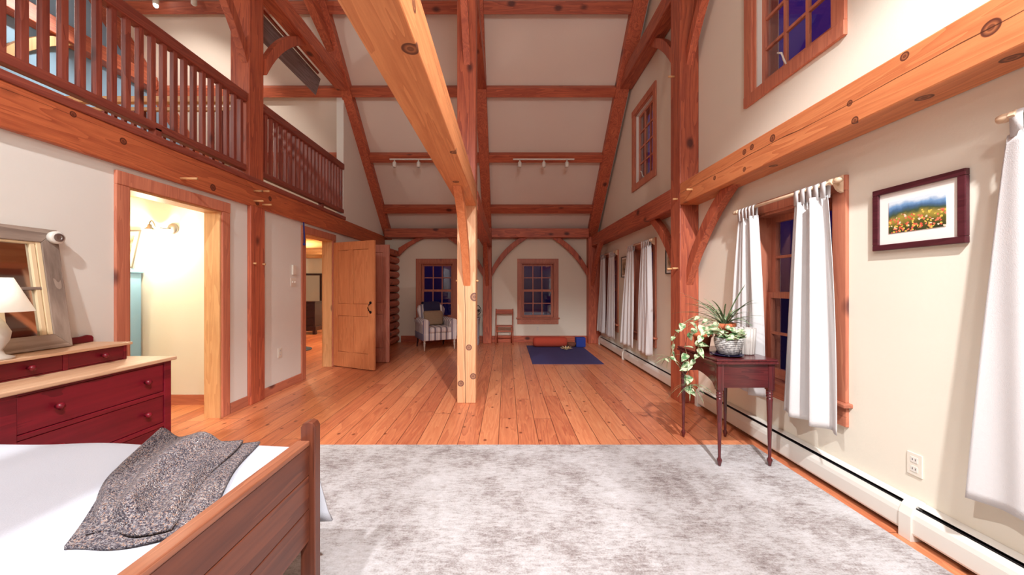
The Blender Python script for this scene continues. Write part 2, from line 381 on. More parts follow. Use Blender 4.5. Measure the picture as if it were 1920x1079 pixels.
# upper left wall of loft (end return)
struct('wall_loft', slab(nb(), [[(6.27, 2.45), (YF, 2.45), (YF, roofz(YF)), (6.27, roofz(6.27))]], yzR, -2.94, -2.82), MWALLW)
struct('wall_gable', slab(nb(), [[(YN, 2.3), (YF, 2.3), (YF, roofz(YF)), (YR, roofz(YR)), (YN, roofz(YN))]], yzR, XG-0.1, XG), MBLUE)
struct('wall_loft_far', B(XG, -2.94, YF, YF+0.1, 2.3, 2.7), MWALLW)
def slope(y0, y1, x0, x1, th=0.12):
    return slab(nb(), [[(y0, roofz(y0)), (y1, roofz(y1)), (y1, roofz(y1)+th*1.4), (y0, roofz(y0)+th*1.4)]], yzR, x0, x1)
struct('ceiling', slope(YR, YF+0.2, XG-0.1, XR+0.22), MCEIL)
struct('ceiling_near', slope(YN-0.1, YR, XG-0.1, XR+0.22), MCEIL)
struct('floor_loft', B(XG, -2.86, YN, YF, 2.40, 2.47), MPINE['Y'])
struct('trim_loft_edge', B(-2.86, -2.775, 0, 6.27, 2.44, 2.50), MRAIL['Y'], bevel=0.01)
# hallway behind first doorway
struct('wall_hall_far', B(-6.0, XL-0.14, 3.98, 4.12, 0, 2.40), MWALLW)
struct('wall_hall_left', B(-6.1, -6.0, 0.5, 4.12, 0, 2.40), MWALLW)
struct('wall_hall_near', B(-6.0, XL-0.14, 0.5, 0.6, 0, 2.40), MWALLW)
struct('ceiling_hall', B(-6.0, XL-0.14, 0.6, 3.98, 2.34, 2.40), MWALLW)
struct('baseboard_hall', B(-6.0, XL-0.14, 3.962, 3.98, 0, 0.11), MTR['X'])
# room behind second doorway
struct('wall_backroom_far', B(-8.2, XL-0.14, 11.5, 11.6, 0, 2.5), MWALLW)
struct('wall_backroom_left', B(-8.2, -8.1, 4.12, 11.5, 0, 2.5), MWALLW)
struct('wall_backroom_right', B(XL-0.14, XL-0.04, YF, 11.5, 0, 2.5), MWALLW)
struct('ceiling_backroom', B(-8.2, XL-0.14, 4.12, 11.5, 2.36, 2.40), MPINE['X'])
struct('baseboard_backroom', B(-8.1, XL-0.14, 11.48, 11.5, 0, 0.13), MPINE['X'])
for i, y in enumerate((6.6, 8.2, 9.8, 11.2)):
    solo('ceiling_log', tube(nb(), [(-8.1, y, 2.26), (-2.98, y, 2.26)], 0.1, 12), MPINE['X'], ['nearest','second','third','farthest'][i]+' round pale log across the back room ceiling beyond the second doorway', 'beam', 'ceiling logs in the back room', smooth='auto')
# baseboards
struct('baseboard_left', B(XL, XL+0.018, 3.70, 3.95, 0, 0.105), MTR['Y'], bevel=0.004)
struct('baseboard_left_2', B(XL, XL+0.018, 4.18, 4.98, 0, 0.105), MTR['Y'], bevel=0.004)
struct('baseboard_left_3', B(XL, XL+0.018, -3.0, 2.6, 0, 0.105), MTR['Y'], bevel=0.004)
struct('baseboard_left_4', B(XL, XL+0.018, 5.98, 7.6, 0, 0.105), MTR['Y'], bevel=0.004)
struct('baseboard_far', B(-2.45, 2.0, YF-0.02, YF, 0, 0.15), MTd['X'], bevel=0.004)
# log wall stub
bm = nb()
for k in range(13):
    z = k*0.164
    pts = [(0.10, 0.012), (0.135, 0.03), (0.155, 0.06), (0.158, 0.09), (0.15, 0.12), (0.13, 0.148), (0.10, 0.158)]
    prism(bm, [(-2.83, z+0.012)]+[(-2.64+a, z+b) for a, b in pts]+[(-2.83, z+0.158)], lambda a, b, t: (a, t, b), 7.66, 8.40)
struct('wall_log', bm, MTd['Y'])
struct('wall_log_backing', B(-2.83, -2.60, 7.68, 8.41, 0, 2.13), MDARK)  # dark backing that shows between the logs
# ================================================================= TIMBER FRAME
def timber(name, box, axis, label, cat, mats=MT, group=None, mat=None):
    return solo(name, B(*box), mat or mats[axis], label, cat, group, 'thing', bevel=0.008)
# posts
cpost_lit = wood('center_post_lit_pine', (240, 186, 140), (214, 150, 104), 'Z', 0.5, 0.15, [(0.028, -0.115, 0.62, 0.035), (0.075, -0.115, 0.30, 0.036), (-0.062, -0.115, 0.22, 0.036), (0.09, -0.115, 1.18, 0.05)], crack=(0, -0.012, 0.0045))
o = timber('timber_post', (-0.55, -0.343, 4.02, 4.25, 0.0, 2.30), 'Z', 'pale cracked pine post standing free in the middle of the room', 'post', mat=cpost_lit)  # lower length coloured paler to show the lamp light falling on it
timber('timber_post', (-0.55, -0.343, 4.02, 4.25, 2.30, 5.2), 'Z', 'orange upper post rising above the big overhead beam', 'post')  # same post continued, in the darker timber colour where the lamp misses it
timber('timber_post', (1.92, 2.13, 4.02, 4.25, 0, 5.3), 'Z', 'orange timber post against the right wall behind the plant table', 'post')
timber('timber_post', (-2.829, -2.785, 3.95, 4.18, 0, 2.2), 'Z', 'timber post on the left wall between the two doorways', 'post', MTd)
timber('timber_post', (-3.01, -2.80, 3.95, 4.18, 2.18, 5.1), 'Z', 'upper timber post rising between the two loft railings', 'post', MTd)
timber('timber_post', (-0.537, -0.343, 8.20, 8.41, 0, 2.42), 'Z', 'dark timber post on the far wall between the folding chair and the fan', 'post', MTd)
timber('timber_post', (1.85, 2.12, 8.20, 8.41, 0, 2.42), 'Z', 'dark timber post in the far right corner by the curtains', 'post', MTd)
timber('timber_post', (-3.05, -2.84, 8.20, 8.41, 2.42, 2.62), 'Z', 'short post head at the far left eave', 'post', MTd)
timber('timber_post', (-6.12, -5.92, 3.95, 4.18, 2.45, 5.1), 'Z', 'timber post of the loft end frame on the blue wall', 'post')
# lower tie beams along Y
kb = wood('center_beam_pine', (216, 144, 92), (186, 110, 66), 'Y', 0.45, 0.12, [(0.072, 0.95, 0.0, 0.036), (0.085, 2.0, 0.0, 0.032), (0.0, 2.68, 0.0, 0.03), (0.0975, 0.9, 0.13, 0.03)], crack=(2, 0.16, 0.002))
timber('tie_beam', (-0.53, -0.335, -3.2, 4.02, 2.19, 2.42), 'Y', 'big orange tie beam running overhead into the free standing pale post', 'beam', mat=kb)
timber('tie_beam', (-0.53, -0.335, 4.25, 8.2, 2.19, 2.42), 'Y', 'dark tie beam from behind the pale post back to the far wall', 'beam', MTd)
kr = wood('right_beam_pine', (214, 134, 84), (180, 98, 58), 'Y', 0.45, 0.2, [(-0.1025, y-0.41, z-2.2, r) for y, z, r in ((1.438, 2.326, 0.034), (1.75, 2.41, 0.022), (2.03, 2.325, 0.018), (2.0, 2.215, 0.022), (2.62, 2.37, 0.028), (2.84, 2.39, 0.024), (2.93, 2.385, 0.024), (2.93, 2.245, 0.02), (3.35, 2.30, 0.022))]+[(-0.03, 1.02, 0.0, 0.034), (-0.03, 1.32, 0.0, 0.034), (-0.03, 2.3, 0.0, 0.03)], crack=(2, 0.135, 0.003))
timber('tie_beam', (1.92, 2.125, -3.2, 4.02, 2.20, 2.44), 'Y', 'long cracked knotty beam on the right wall above the framed landscape', 'beam', mat=kr)
timber('tie_beam', (1.92, 2.125, 4.25, 8.2, 2.20, 2.44), 'Y', 'darker far length of the right wall beam over the two far curtained windows', 'beam', MTd, )
timber('tie_beam', (-2.829, -2.785, -3.2, 8.3, 2.18, 2.44), 'Y', 'timber beam carrying the loft edge above the doorways', 'beam', mat=wood('loft_beam_pine', (196, 108, 66), (150, 70, 44), 'Y', 0.45, 0.3, [(0.022, 0.085, 0.174, 0.026), (0.022, 0.89, 0.056, 0.034), (0.022, -0.22, 0.225, 0.02), (0.022, 1.5, 0.05, 0.03), (0.022, 1.72, 0.15, 0.03)], crack=(2, 0.21, 0.0018)))
timber('far_tie_beam', (-2.75, -0.537, 8.15, 8.41, 2.40, 2.60), 'X', 'dark beam across the far wall above the armchair window', 'beam', MTd)
timber('far_tie_beam', (-0.343, 1.85, 8.15, 8.41, 2.40, 2.60), 'X', 'dark beam across the far wall above the folding chair and exercise mat', 'beam', MTd)
timber('far_post_head', (-0.537, -0.343, 8.17, 8.40, 2.42, 2.62), 'X', 'joint block where the centre beam meets the far wall post', 'post', MTd)
# collars
def collar(x0, x1, z0, z1, lab, mats): return timber('collar_beam', (x0, x1, -2.35, 6.15, z0, z1), 'Y', lab, 'beam', mats)
collar(1.92, 2.125, 4.64, 4.86, 'upper right collar beam running up along the gable wall windows', MT)
collar(-0.53, -0.343, 4.64, 4.86, 'upper centre collar beam high above the free standing post', MT)
collar(-2.88, -2.70, 4.62, 4.84, 'upper left collar beam above the loft railing', MTd)
collar(-6.10, -5.92, 4.62, 4.84, 'collar beam against the blue loft end wall', MT)
# rafters
def rafter(x0, x1, lab, mats, near=False):
    if not near: pl = [(YR, RZ(YR)), (8.42, RZ(8.42)), (8.42, RZ(8.42)+0.2), (YR, RZ(YR)+0.2)]
    else: pl = [(YN, RZ(2*YR-YN)), (YR, RZ(YR)), (YR, RZ(YR)+0.2), (YN, RZ(2*YR-YN)+0.2)]
    solo('rafter', slab(nb(), [pl], yzR, x0, x1), mats['Y'], lab, 'rafter', None, 'thing', bevel=0.008)
rafter(1.86, 2.08, 'right hand rafter sloping down to the far right corner', MT)
rafter(-0.535, -0.345, 'middle rafter sloping down behind the centre post', MTd)
rafter(-2.84, -2.66, 'left hand rafter sloping down past the loft end wall', MTd)
rafter(-6.12, -5.94, 'rafter against the blue loft end wall', MT)
for i, y in enumerate((7.87, 7.04, 6.2, 5.38, 4.55, 3.72, 2.9)):
    wh = ['lowest', 'second from the eave', 'third from the eave', 'fourth from the eave', 'fifth from the eave', 'sixth from the eave', 'topmost'][i]
    for (x0, x1, bay, mm) in ((-0.345, 1.86, 'right bay of the sloping ceiling', MT), (-2.66, -0.535, 'middle bay of the sloping ceiling', MTd), (-5.94, -2.84, 'loft bay of the sloping ceiling', MT)):
        if y > 7.5 and x0 < -5: continue
        z = RZ(y); q = 0.078
        pl = [(y-q*0.707, z+q*0.707), (y+q*0.707, z-q*0.707), (y+q*0.707+0.09, z-q*0.707+0.09), (y-q*0.707+0.09, z+q*0.707+0.09)]
        solo('purlin', prism(nb(), [(a, b+0.02) for a, b in pl], lambda a, b, t: (t, a, b), x0, x1), mm['X'], f'{wh} purlin in the {bay}', 'purlin', 'purlins of the sloping ceiling', 'thing', bevel=0.006)
# braces
def bez(p0, p1, p2, n=12): return [((1-t)**2*p0[0]+2*t*(1-t)*p1[0]+t*t*p2[0], (1-t)**2*p0[1]+2*t*(1-t)*p1[1]+t*t*p2[1]) for t in [i/n for i in range(n+1)]]
def brace(cx, cy, cz, dx, dy, lab, mats=MT, th=0.078, L=0.82, H=0.89, foot=0.02):
    lo = bez((0, -H), (0.36*L, -0.36*H), (L, 0)); w_ = 0.19
    up = bez((L-w_, 0), (0.28*L, -0.28*H), (0, -H+w_))
    lo = [(-0.0, -H)]+lo[1:]
    ol = lo+up
    if dx: fn = lambda a, b, t: (cx+dx*a, cy+t, cz+b)
    else: fn = lambda a, b, t: (cx+t, cy+dy*a, cz+b)
    bm = prism(nb(), ol, fn, -th/2, th/2)
    return solo('knee_brace', bm, mats['Z'], lab, 'brace', 'curved knee braces of the timber frame', 'thing', bevel=0.006)
PB = wood('centre_brace_pine', (224, 142, 92), (200, 112, 66), 'Z', 0.45, 0.1, [(0.0, 0.0, 0.06, 0.03)])
b0 = brace(-0.44, 4.02, 2.19, 0, -1, 'curved brace from the pale free standing post up to the big overhead beam', {'Z': PB})
brace(-0.44, 4.25, 2.19, 0, 1, 'curved brace behind the pale free standing post', MTd)
brace(2.03, 4.02, 2.20, 0, -1, 'curved orange brace beside the curtained window on the near side of the right post')
brace(2.03, 4.25, 2.20, 0, 1, 'curved brace on the far side of the right post beside the small picture')
brace(1.945, 8.20, 2.20, 0, -1, 'dark brace in the far right corner above the curtains', MTd)
brace(-0.44, 8.20, 2.19, 0, -1, 'dark brace below the centre beam at the far wall post', MTd)
brace(1.85, 8.30, 2.40, -1, 0, 'curved brace right of the far right window', MTd)
brace(-0.343, 8.30, 2.40, 1, 0, 'curved brace over the folding chair left of the far right window', MTd)
brace(-0.537, 8.30, 2.40, -1, 0, 'curved brace over the fan right of the armchair window', MTd)
brace(-2.47, 8.30, 2.40, 1, 0, 'curved brace above the log wall in the far left corner', MTd, L=0.6, H=0.42)
brace(-2.86, 3.95, 4.62, 0, -1, 'brace on the near side of the upper loft post')
brace(-2.80, 4.18, 4.62, 0, 1, 'curved brace on the far side of the upper loft post', MTd)
brace(-0.44, 4.02, 4.64, 0, -1, 'upper brace high on the centre post')
brace(2.03, 4.02, 4.64, 0, -1, 'upper brace on the right post left of the high window')
brace(2.03, 4.25, 4.64, 0, 1, 'small upper brace on the far side of the right post')
brace(-6.0, 4.18, 4.62, 0, 1, 'pale arched brace in front of the blue loft wall', MPINE)
solo('strut', prism(nb(), [(6.15, 4.86), (6.28, 4.98), (4.6, 5.72), (4.55, 5.56)], yzR, -2.86, -2.74), MTd['Y'], 'slanting strut between the upper left collar beam and rafter', 'strut', None, 'thing', bevel=0.006)
# pegs
def peg(p, d, lab, L=0.07):
    p = Vector(p); solo('wooden_peg', tube(nb(), [p, p+Vector(d)*L], 0.011, 8), MPINE['X'], lab, 'peg', 'wooden pegs in the timber frame', smooth='auto')
for (y, z, lab, L) in ((3.10, 2.20, 'long pale peg sticking out of the loft beam above the first doorway', 0.14), (4.00, 2.33, 'upper near peg where the loft beam crosses the left post', 0.09), (4.12, 2.36, 'upper far peg where the loft beam crosses the left post', 0.09),
                    (4.00, 2.22, 'lower near peg where the loft beam crosses the left post', 0.1), (4.14, 2.21, 'lower far peg where the loft beam crosses the left post', 0.1)):
    peg((-2.785, y, z+0.02), (1, 0, 0), lab, L)
peg((-2.785, 3.99, 1.55), (1, 0, 0), 'near small peg halfway up the left wall post', 0.03); peg((-2.785, 4.14, 1.55), (1, 0, 0), 'far small peg halfway up the left wall post', 0.03)
peg((-0.350, 4.1, 1.36), (1, 0, 0), 'pale peg on the right side of the free standing post', 0.03); peg((-0.543, 4.1, 1.36), (-1, 0, 0), 'pale peg on the left side of the free standing post', 0.03)
peg((1.92, 4.07, 1.50), (-1, 0, 0), 'near peg on the right post level with the small picture', 0.06); peg((1.92, 4.2, 1.50), (-1, 0, 0), 'far peg on the right post level with the small picture', 0.06)
peg((1.92, 4.15, 3.70), (-1, 0, 0), 'peg high on the right post below the curved upper brace', 0.07); peg((1.92, 3.75, 2.30), (-1, 0, 0), 'peg on the right beam just before the post', 0.06)
peg((1.92, 4.08, 2.28), (-1, 0, 0), 'peg where the right beam crosses the post', 0.05)
# ================================================================= RAILINGS
def railing(label, y0, y1, x, zb=2.58, zt=3.31):
    t = thing('loft_railing', label, 'railing', (x, (y0+y1)/2, 2.49))
    part('handrail', B(x-0.045, x+0.04, y0, y1, zt, zt+0.10), MRAIL['Y'], t, bevel=0.012)
    part('bottom_rail', B(x-0.035, x+0.03, y0, y1, zb-0.02, zb+0.045), MRAIL['Y'], t, bevel=0.006)
    n = int((y1-y0-0.03)/0.0975)
    for k in range(n):
        y = y1-0.055-k*0.0975
        part('baluster', B(x-0.019, x+0.019, y-0.019, y+0.019, zb+0.04, zt+0.005), MRAIL['Z'], t, bevel=0.003)
    part('block', B(x-0.03, x+0.03, (y0+y1)/2+0.3, (y0+y1)/2+0.35, 2.50, zb), MRAIL['Z'], t)
railing('reddish loft railing nearest the camera, left of the upper post', 1.3, 3.95, -2.86)
railing('short reddish loft railing between the upper post and the white wall end', 4.18, 6.27, -2.84)
t = thing('stair_railing', 'railing running back across the loft behind the front railing', 'railing', (-4.4, 4.08, 2.49))
part('handrail', B(-5.9, -3.01, 4.05, 4.12, 3.36, 3.43), MPINE['X'], t, bevel=0.01)
part('subrail', B(-5.9, -3.01, 4.065, 4.105, 3.27, 3.31), MPINE['X'], t, bevel=0.004)
part('bottom_rail', B(-5.9, -3.01, 4.06, 4.11, 2.60, 2.64), MRAIL['X'], t, bevel=0.004)
for k in range(25):
    x = -3.1-k*0.11
    part('baluster', B(x-0.018, x+0.018, 4.068, 4.102, 2.63, 3.28), MRAIL['Z'], t)
# ================================================================= DOORWAYS, DOORS
def casing(n, y0, y1, zt, w_=0.095):
    bm = nb(); x0, x1 = XL, XL+0.022
    bx(bm, x0, x1, y0-w_, y0, 0, zt); bx(bm, x0, x1, y1, y1+w_, 0, zt); bx(bm, x0, x1+0.004, y0-w_, y1+w_, zt, zt+0.1)
    return struct(n, bm, MTR['Z'], bevel=0.004)
casing('trim_1', 2.705, 3.59, 2.04); casing('trim_2', 5.08, 5.87, 2.04)
def jamb(n, y0, y1, zt, mat):
    bm = nb(); bx(bm, XL-0.15, XL+0.004, y1-0.018, y1, 0, zt); bx(bm, XL-0.15, XL+0.004, y0, y0+0.018, 0, zt)
    bx(bm, XL-0.15, XL+0.004, y0+0.018, y1-0.018, zt-0.018, zt); return struct(n, bm, mat)
jamb('trim_3', 2.705, 3.59, 2.04, MPINE['Z']); jamb('trim_4', 5.08, 5.87, 2.04, MPINE['Z'])
def door(n, hinge, ang, W_=0.86, H_=2.005, mat=MDOOR, handle=True, lab=None):
    d = thing(n, lab, None, (hinge[0], hinge[1], 0), ang, kind='structure')
    bm = nb(); th = 0.042; st = 0.105
    bx(bm, 0, st, 0, th, 0.012, H_); bx(bm, W_-st, W_, 0, th, 0.012, H_)
    bx(bm, st, W_-st, 0, th, 0.012, 0.25); bx(bm, st, W_-st, 0, th, 0.83, 1.02); bx(bm, st, W_-st, 0, th, H_-0.13, H_)
    mid = W_*0.45; bx(bm, mid-0.05, mid+0.05, 0, th, 0.25, 0.83); bx(bm, mid-0.05, mid+0.05, 0, th, 1.02, H_-0.13)
    bx(bm, st, W_-st, th/2-0.002, th/2+0.002, 0.25, H_-0.13)
    for (pa, pb) in ((st, mid-0.05), (mid+0.05, W_-st)):
        for (za, zb_) in ((0.25, 0.83), (1.02, H_-0.13)): bx(bm, pa+0.005, pb-0.005, 0.007, th-0.007, za+0.005, zb_-0.005)
    part('door_leaf', bm, mat, d, local=True, bevel=0.002)
    if handle:
        h = nb(); x = W_-0.06
        tube(h, [(x, -0.005, 0.90), (x-0.005, -0.03, 0.925), (x-0.012, -0.045, 0.97), (x-0.005, -0.03, 1.015), (x, -0.005, 1.04)], 0.008, 8)
        lathe(h, [(0.022, -0.006), (0.022, 0.0)], (x, 0, 0.90), 16, 'Y'); lathe(h, [(0.022, -0.006), (0.022, 0.0)], (x, 0, 1.045), 16, 'Y')
        part('door_handle', h, MIRON, d, local=True, smooth='auto', label='black iron pull handle')
    for hz in (0.3, 1.05, 1.75):
        part('hinge', lathe(nb(), [(0.007, -0.04), (0.007, 0.04)], (0.0, -0.006, hz), 8), MIRON, d, local=True)
    return d
door('door_1', (-2.815, 5.885), math.atan2(5.525-5.885, 0.80))
door('door_2', (-2.80, 6.14), 0.0, 0.81, mat=wood('door_pine_red', (200, 130, 104), (172, 98, 80), 'Z', 0.4, 0.0), handle=False)
# ================================================================= WINDOWS
def window(n, fn, W_, z0, z1, style='hung', stool=True):
    """fn(u, v, w): u along the wall 0..W_, v height, w outwards into the wall (negative = into the room)"""
    M0 = fn(W_/2, z0, 0); t = thing(n, None, None, M0, 0, kind='structure')
    def b(bm, u0, u1, v0, v1, w0, w1):
        p, q = fn(u0, v0, w0), fn(u1, v1, w1)
        bx(bm, min(p[0], q[0]), max(p[0], q[0]), min(p[1], q[1]), max(p[1], q[1]), min(p[2], q[2]), max(p[2], q[2]))
    c = 0.095; H = z1-z0
    bm = nb()
    b(bm, -c, 0, z0+0.022 if stool else z0, z1, -0.022, 0); b(bm, W_, W_+c, z0+0.022 if stool else z0, z1, -0.022, 0)
    b(bm, -c, W_+c, z1, z1+c, -0.026, 0)
    if not stool: b(bm, -c, W_+c, z0-c, z0, -0.026, 0)
    part('casing', bm, MTR['Z'], t, bevel=0.003)
    bm = nb(); jm = 0.02
    b(bm, 0, jm, z0, z1, -0.004, 0.20); b(bm, W_-jm, W_, z0, z1, -0.004, 0.20); b(bm, jm, W_-jm, z1-jm, z1, -0.004, 0.20); b(bm, jm, W_-jm, z0, z0+0.025, 0.0, 0.20)
    part('jamb', bm, MTR['Z'], t)
    if stool:
        bm = nb(); b(bm, -c-0.025, W_+c+0.025, z0-0.005, z0+0.022, -0.055, 0.03); part('sill', bm, MTR['Y'], t, bevel=0.006)
        bm = nb(); b(bm, -c, W_+c, z0-0.13, z0-0.005, -0.02, 0); part('apron', bm, MTR['Y'], t, bevel=0.003)
    def sash(v0, v1, w0, cols, rows, nm, white=False):
        u0, u1 = jm, W_-jm; s = 0.048; th = 0.034
        bm = nb()
        b(bm, u0, u0+s, v0, v1, w0, w0+th); b(bm, u1-s, u1, v0, v1, w0, w0+th); b(bm, u0+s, u1-s, v0, v0+s, w0, w0+th); b(bm, u0+s, u1-s, v1-s, v1, w0, w0+th)
        gu, gv = (u1-u0-2*s), (v1-v0-2*s); m_ = 0.011
        for k in range(1, cols): x = u0+s+gu*k/cols; b(bm, x-m_, x+m_, v0+s, v1-s, w0+0.004, w0+th-0.004)
        for k in range(1, rows): y = v0+s+gv*k/rows; b(bm, u0+s, u1-s, y-m_, y+m_, w0+0.005, w0+th-0.005)
        so = part(nm, bm, MTR['Z'], t)
        bm = nb(); b(bm, u0+s*0.8, u1-s*0.8, v0+s*0.8, v1-s*0.8, w0+th*0.45, w0+th*0.55); part('glass', bm, MGLASS, so)
    if style == 'hung':
        mid = z0+0.025+(H-0.045)/2
        sash(mid-0.022, z1-jm, 0.125, 3, 2, 'sash'); sash(z0+0.025, mid+0.022, 0.085, 3, 2, 'sash')
    else:
        sash(z0+0.025, z1-jm, 0.05, 3, 4, 'sash')
        bm = nb(); u0, u1, v0, v1 = jm, W_-jm, z0+0.02, z1-jm; g = 0.014
        b(bm, u0, u0+g, v0, v1, 0.012, 0.05); b(bm, u1-g, u1, v0, v1, 0.012, 0.05); b(bm, u0, u1, v0, v0+g, 0.012, 0.05); b(bm, u0, u1, v1-g, v1, 0.012, 0.05)
        part('weather_strip', bm, MWHITE, t)
        uc = W_*0.55; p = fn(uc, z0+0.04, 0.02)
        h = tube(nb(), [fn(uc, z0+0.02, 0.02), fn(uc-0.01, z0+0.06, -0.01), fn(uc, z0+0.12, -0.02), fn(uc+0.03, z0+0.14, -0.03)], 0.008, 6)
        part('crank', h, MWHITE, t, smooth='auto')
    return t
for i, (y0, y1, z0, z1) in enumerate(WR):
    window(f'window_{i+1}', lambda u, v, w_, y0=y0: (XR+w_, y0+u, v), y1-y0, z0, z1)
for i, (y0, y1, z0, z1) in enumerate(WU):
    window(f'window_{i+5}', lambda u, v, w_, y0=y0: (XR+w_, y0+u, v), y1-y0, z0, z1, 'casement', False)
for i, (x0, x1, z0, z1) in enumerate(WF):
    window(f'window_{i+7}', lambda u, v, w_, x0=x0: (x0+u, YF+w_, v), x1-x0, z0, z1)
# ================================================================= CURTAINS
def rod(y0, y1, z, where):
    t = thing('curtain_rod', f'pale wooden curtain rod with scroll brackets {where}', 'curtain rod', (2.045, (y0+y1)/2, z), group='curtain rods on the right wall')
    part('pole', tube(nb(), [(2.045, y0, z), (2.045, y1, z)], 0.0125, 10), MROD['Y'], t, smooth='auto')
    for y, s in ((y0, -1), (y1, 1)):
        part('finial', lathe(nb(), [(0.0, -0.03), (0.016, -0.022), (0.02, 0), (0.016, 0.018), (0.0, 0.024)], (2.045, y, z), 12, 'Y'), MROD['Y'], t, smooth=True)
        yy = y-s*0.035
        ol = [(2.105, z+0.045), (2.085, z+0.03), (2.05, z+0.02), (2.028, z+0.015), (2.02, z-0.005), (2.035, z-0.022), (2.055, z-0.018), (2.068, z-0.045), (2.085, z-0.06), (2.105, z-0.07)]
        part('bracket', prism(nb(), ol, lambda a, b, tt: (a, tt, b), yy-0.011, yy+0.011), MROD['Z'], t, bevel=0.002)
rod(0.50, 1.49, 1.99, 'over the nearest window right of the framed landscape'); rod(2.24, 3.24, 1.955, 'over the window beside the plant table')
rod(5.12, 6.14, 1.955, 'over the first window beyond the right post'); rod(6.86, 7.88, 1.955, 'over the farthest right wall window')
def curtain(yt0, yt1, yb0, yb1, zr, zb, lab, folds=3.5, seed=0, lean=0.0, amp=0.022):
    rn = random.Random(seed); n, m_ = 64, 40; bm = nb(); ph = rn.random()*6
    t = thing('curtain', f'{lab}', 'curtain', (2.045, (yt0+yt1)/2, zb))
    ztop = zr-0.075; grid = []
    for j in range(m_+1):
        f = j/m_; z = ztop+(zb-ztop)*f; row = []
        e = f**0.8
        a0, a1 = yt0+(yb0-yt0)*e, yt1+(yb1-yt1)*e
        for i in range(n+1):
            u = i/n
            uu = u+0.03*math.sin(2*PI*u*2+ph)*(1-f*0.4)
            y = a0+(a1-a0)*uu
            A = amp*(0.75+0.5*math.sin(ph+u*5))*(0.8+0.4*f)
            x = 2.04-lean*f+A*math.sin(2*PI*folds*u+ph+0.5*math.sin(f*2.5+ph))+0.008*math.sin(2*PI*folds*2*u+f*3)
            x = min(x, 2.095)
            row.append(bm.verts.new((x, y, z+0.004*math.sin(9*u+ph))))
        grid.append(row)
    for a, b in zip(grid, grid[1:]):
        for i in range(n): bm.faces.new((a[i], a[i+1], b[i+1], b[i]))
    body = part('panel', bm, MCURT, t, smooth=True, solid=0.003)
    bm = nb()
    for i in range(n+1): pass
    hem = [(Vector(g[0]), Vector(g[1])) for g in ()]
    nt_ = 5
    for k in range(nt_):
        u = (k+0.5)/nt_; y = yt0+(yt1-yt0)*u; hw = abs(yt1-yt0)/nt_*0.36
        loop = [(2.03, ztop-0.015), (2.027, zr-0.01), (2.032, zr+0.012), (2.045, zr+0.018), (2.058, zr+0.012), (2.063, zr-0.01), (2.058, ztop-0.015)]
        prev = None
        for (x, z) in loop:
            a, b = bm.verts.new((x, y-hw, z)), bm.verts.new((x, y+hw, z))
            if prev: bm.faces.new((prev[0], prev[1], b, a))
            prev = (a, b)
    part('tab', bm, MCURT, t, smooth=True, solid=0.002)
    return t
curtain(1.20, 1.47, 1.06, 1.575, 1.99, 0.38, 'white tab curtain at the right edge, right of the framed landscape', 1.6, 1, 0.02)
curtain(2.30, 2.57, 2.19, 2.63, 1.955, 0.40, 'white tab curtain right of the plant table, nearer half of its window', 2.4, 2, 0.05, 0.035)
curtain(2.97, 3.19, 2.87, 3.30, 1.955, 0.41, 'white tab curtain hanging behind the spider plant', 2.2, 3, 0.02, 0.025)
curtain(5.16, 5.50, 5.09, 5.62, 1.955, 0.31, 'white curtain beyond the right post, nearest to the small black framed picture', 3.2, 4, 0.02)
curtain(5.84, 6.10, 5.80, 6.36, 1.955, 0.31, 'white curtain on the far half of the first window beyond the right post', 3.2, 5, 0.02)
curtain(6.88, 7.22, 6.80, 7.36, 1.955, 0.31, 'off white curtain on the nearer half of the farthest right window', 3, 6, 0.02)
curtain(7.56, 7.86, 7.54, 8.10, 1.955, 0.31, 'off white curtain closest to the far right corner', 3, 7, 0.02)
# ================================================================= HEATERS
def heater(y0, y1, joints, lab):
    t = thing('baseboard_heater', lab, 'heater', (2.09, (y0+y1)/2, 0))
    part('back_panel', B(2.112, 2.128, y0, y1, 0.02, 0.185), MWHITE, t)
    part('hood', prism(nb(), [(2.128, 0.192), (2.092, 0.186), (2.088, 0.180), (2.112, 0.180), (2.128, 0.182)], lambda a, b, tt: (a, tt, b), y0, y1), MWHITE, t)
    part('fin_core', B(2.085, 2.110, y0+0.02, y1-0.02, 0.06, 0.13), MDARK, t)
    part('inner_cavity', B(2.1095, 2.1115, y0+0.01, y1-0.01, 0.03, 0.178), MBLK, t)
    part('damper', prism(nb(), [(2.088, 0.158), (2.076, 0.170), (2.079, 0.173), (2.092, 0.161)], lambda a, b, tt: (a, tt, b), y0+0.01, y1-0.01), MBLK, t)
    part('front_panel', prism(nb(), [(2.062, 0.035), (2.058, 0.045), (2.058, 0.118), (2.063, 0.140), (2.076, 0.166), (2.080, 0.163), (2.068, 0.138), (2.062, 0.118), (2.062, 0.047), (2.075, 0.035)], lambda a, b, tt: (a, tt, b), y0, y1), MWHITE, t)
    def cap(a, b, nm, g=0.004):
        part(nm, prism(nb(), [(2.128, 0.0), (2.056-g, 0.0), (2.056-g, 0.125), (2.070-g, 0.165), (2.090, 0.19+g), (2.128, 0.197)], lambda p, q, tt: (p, tt, q), a, b), MWHITE, t, bevel=0.002)
    cap(y0-0.01, y0+0.04, 'end_cap'); cap(y1-0.04, y1+0.01, 'end_cap')
    for y in joints: cap(y-0.03, y+0.03, 'joint_cover', 0.006)
heater(-0.6, 3.95, (1.87,), 'white baseboard heater along the right wall under the plant table')
heater(4.32, 8.12, (6.45,), 'white baseboard heater along the right wall beyond the post')
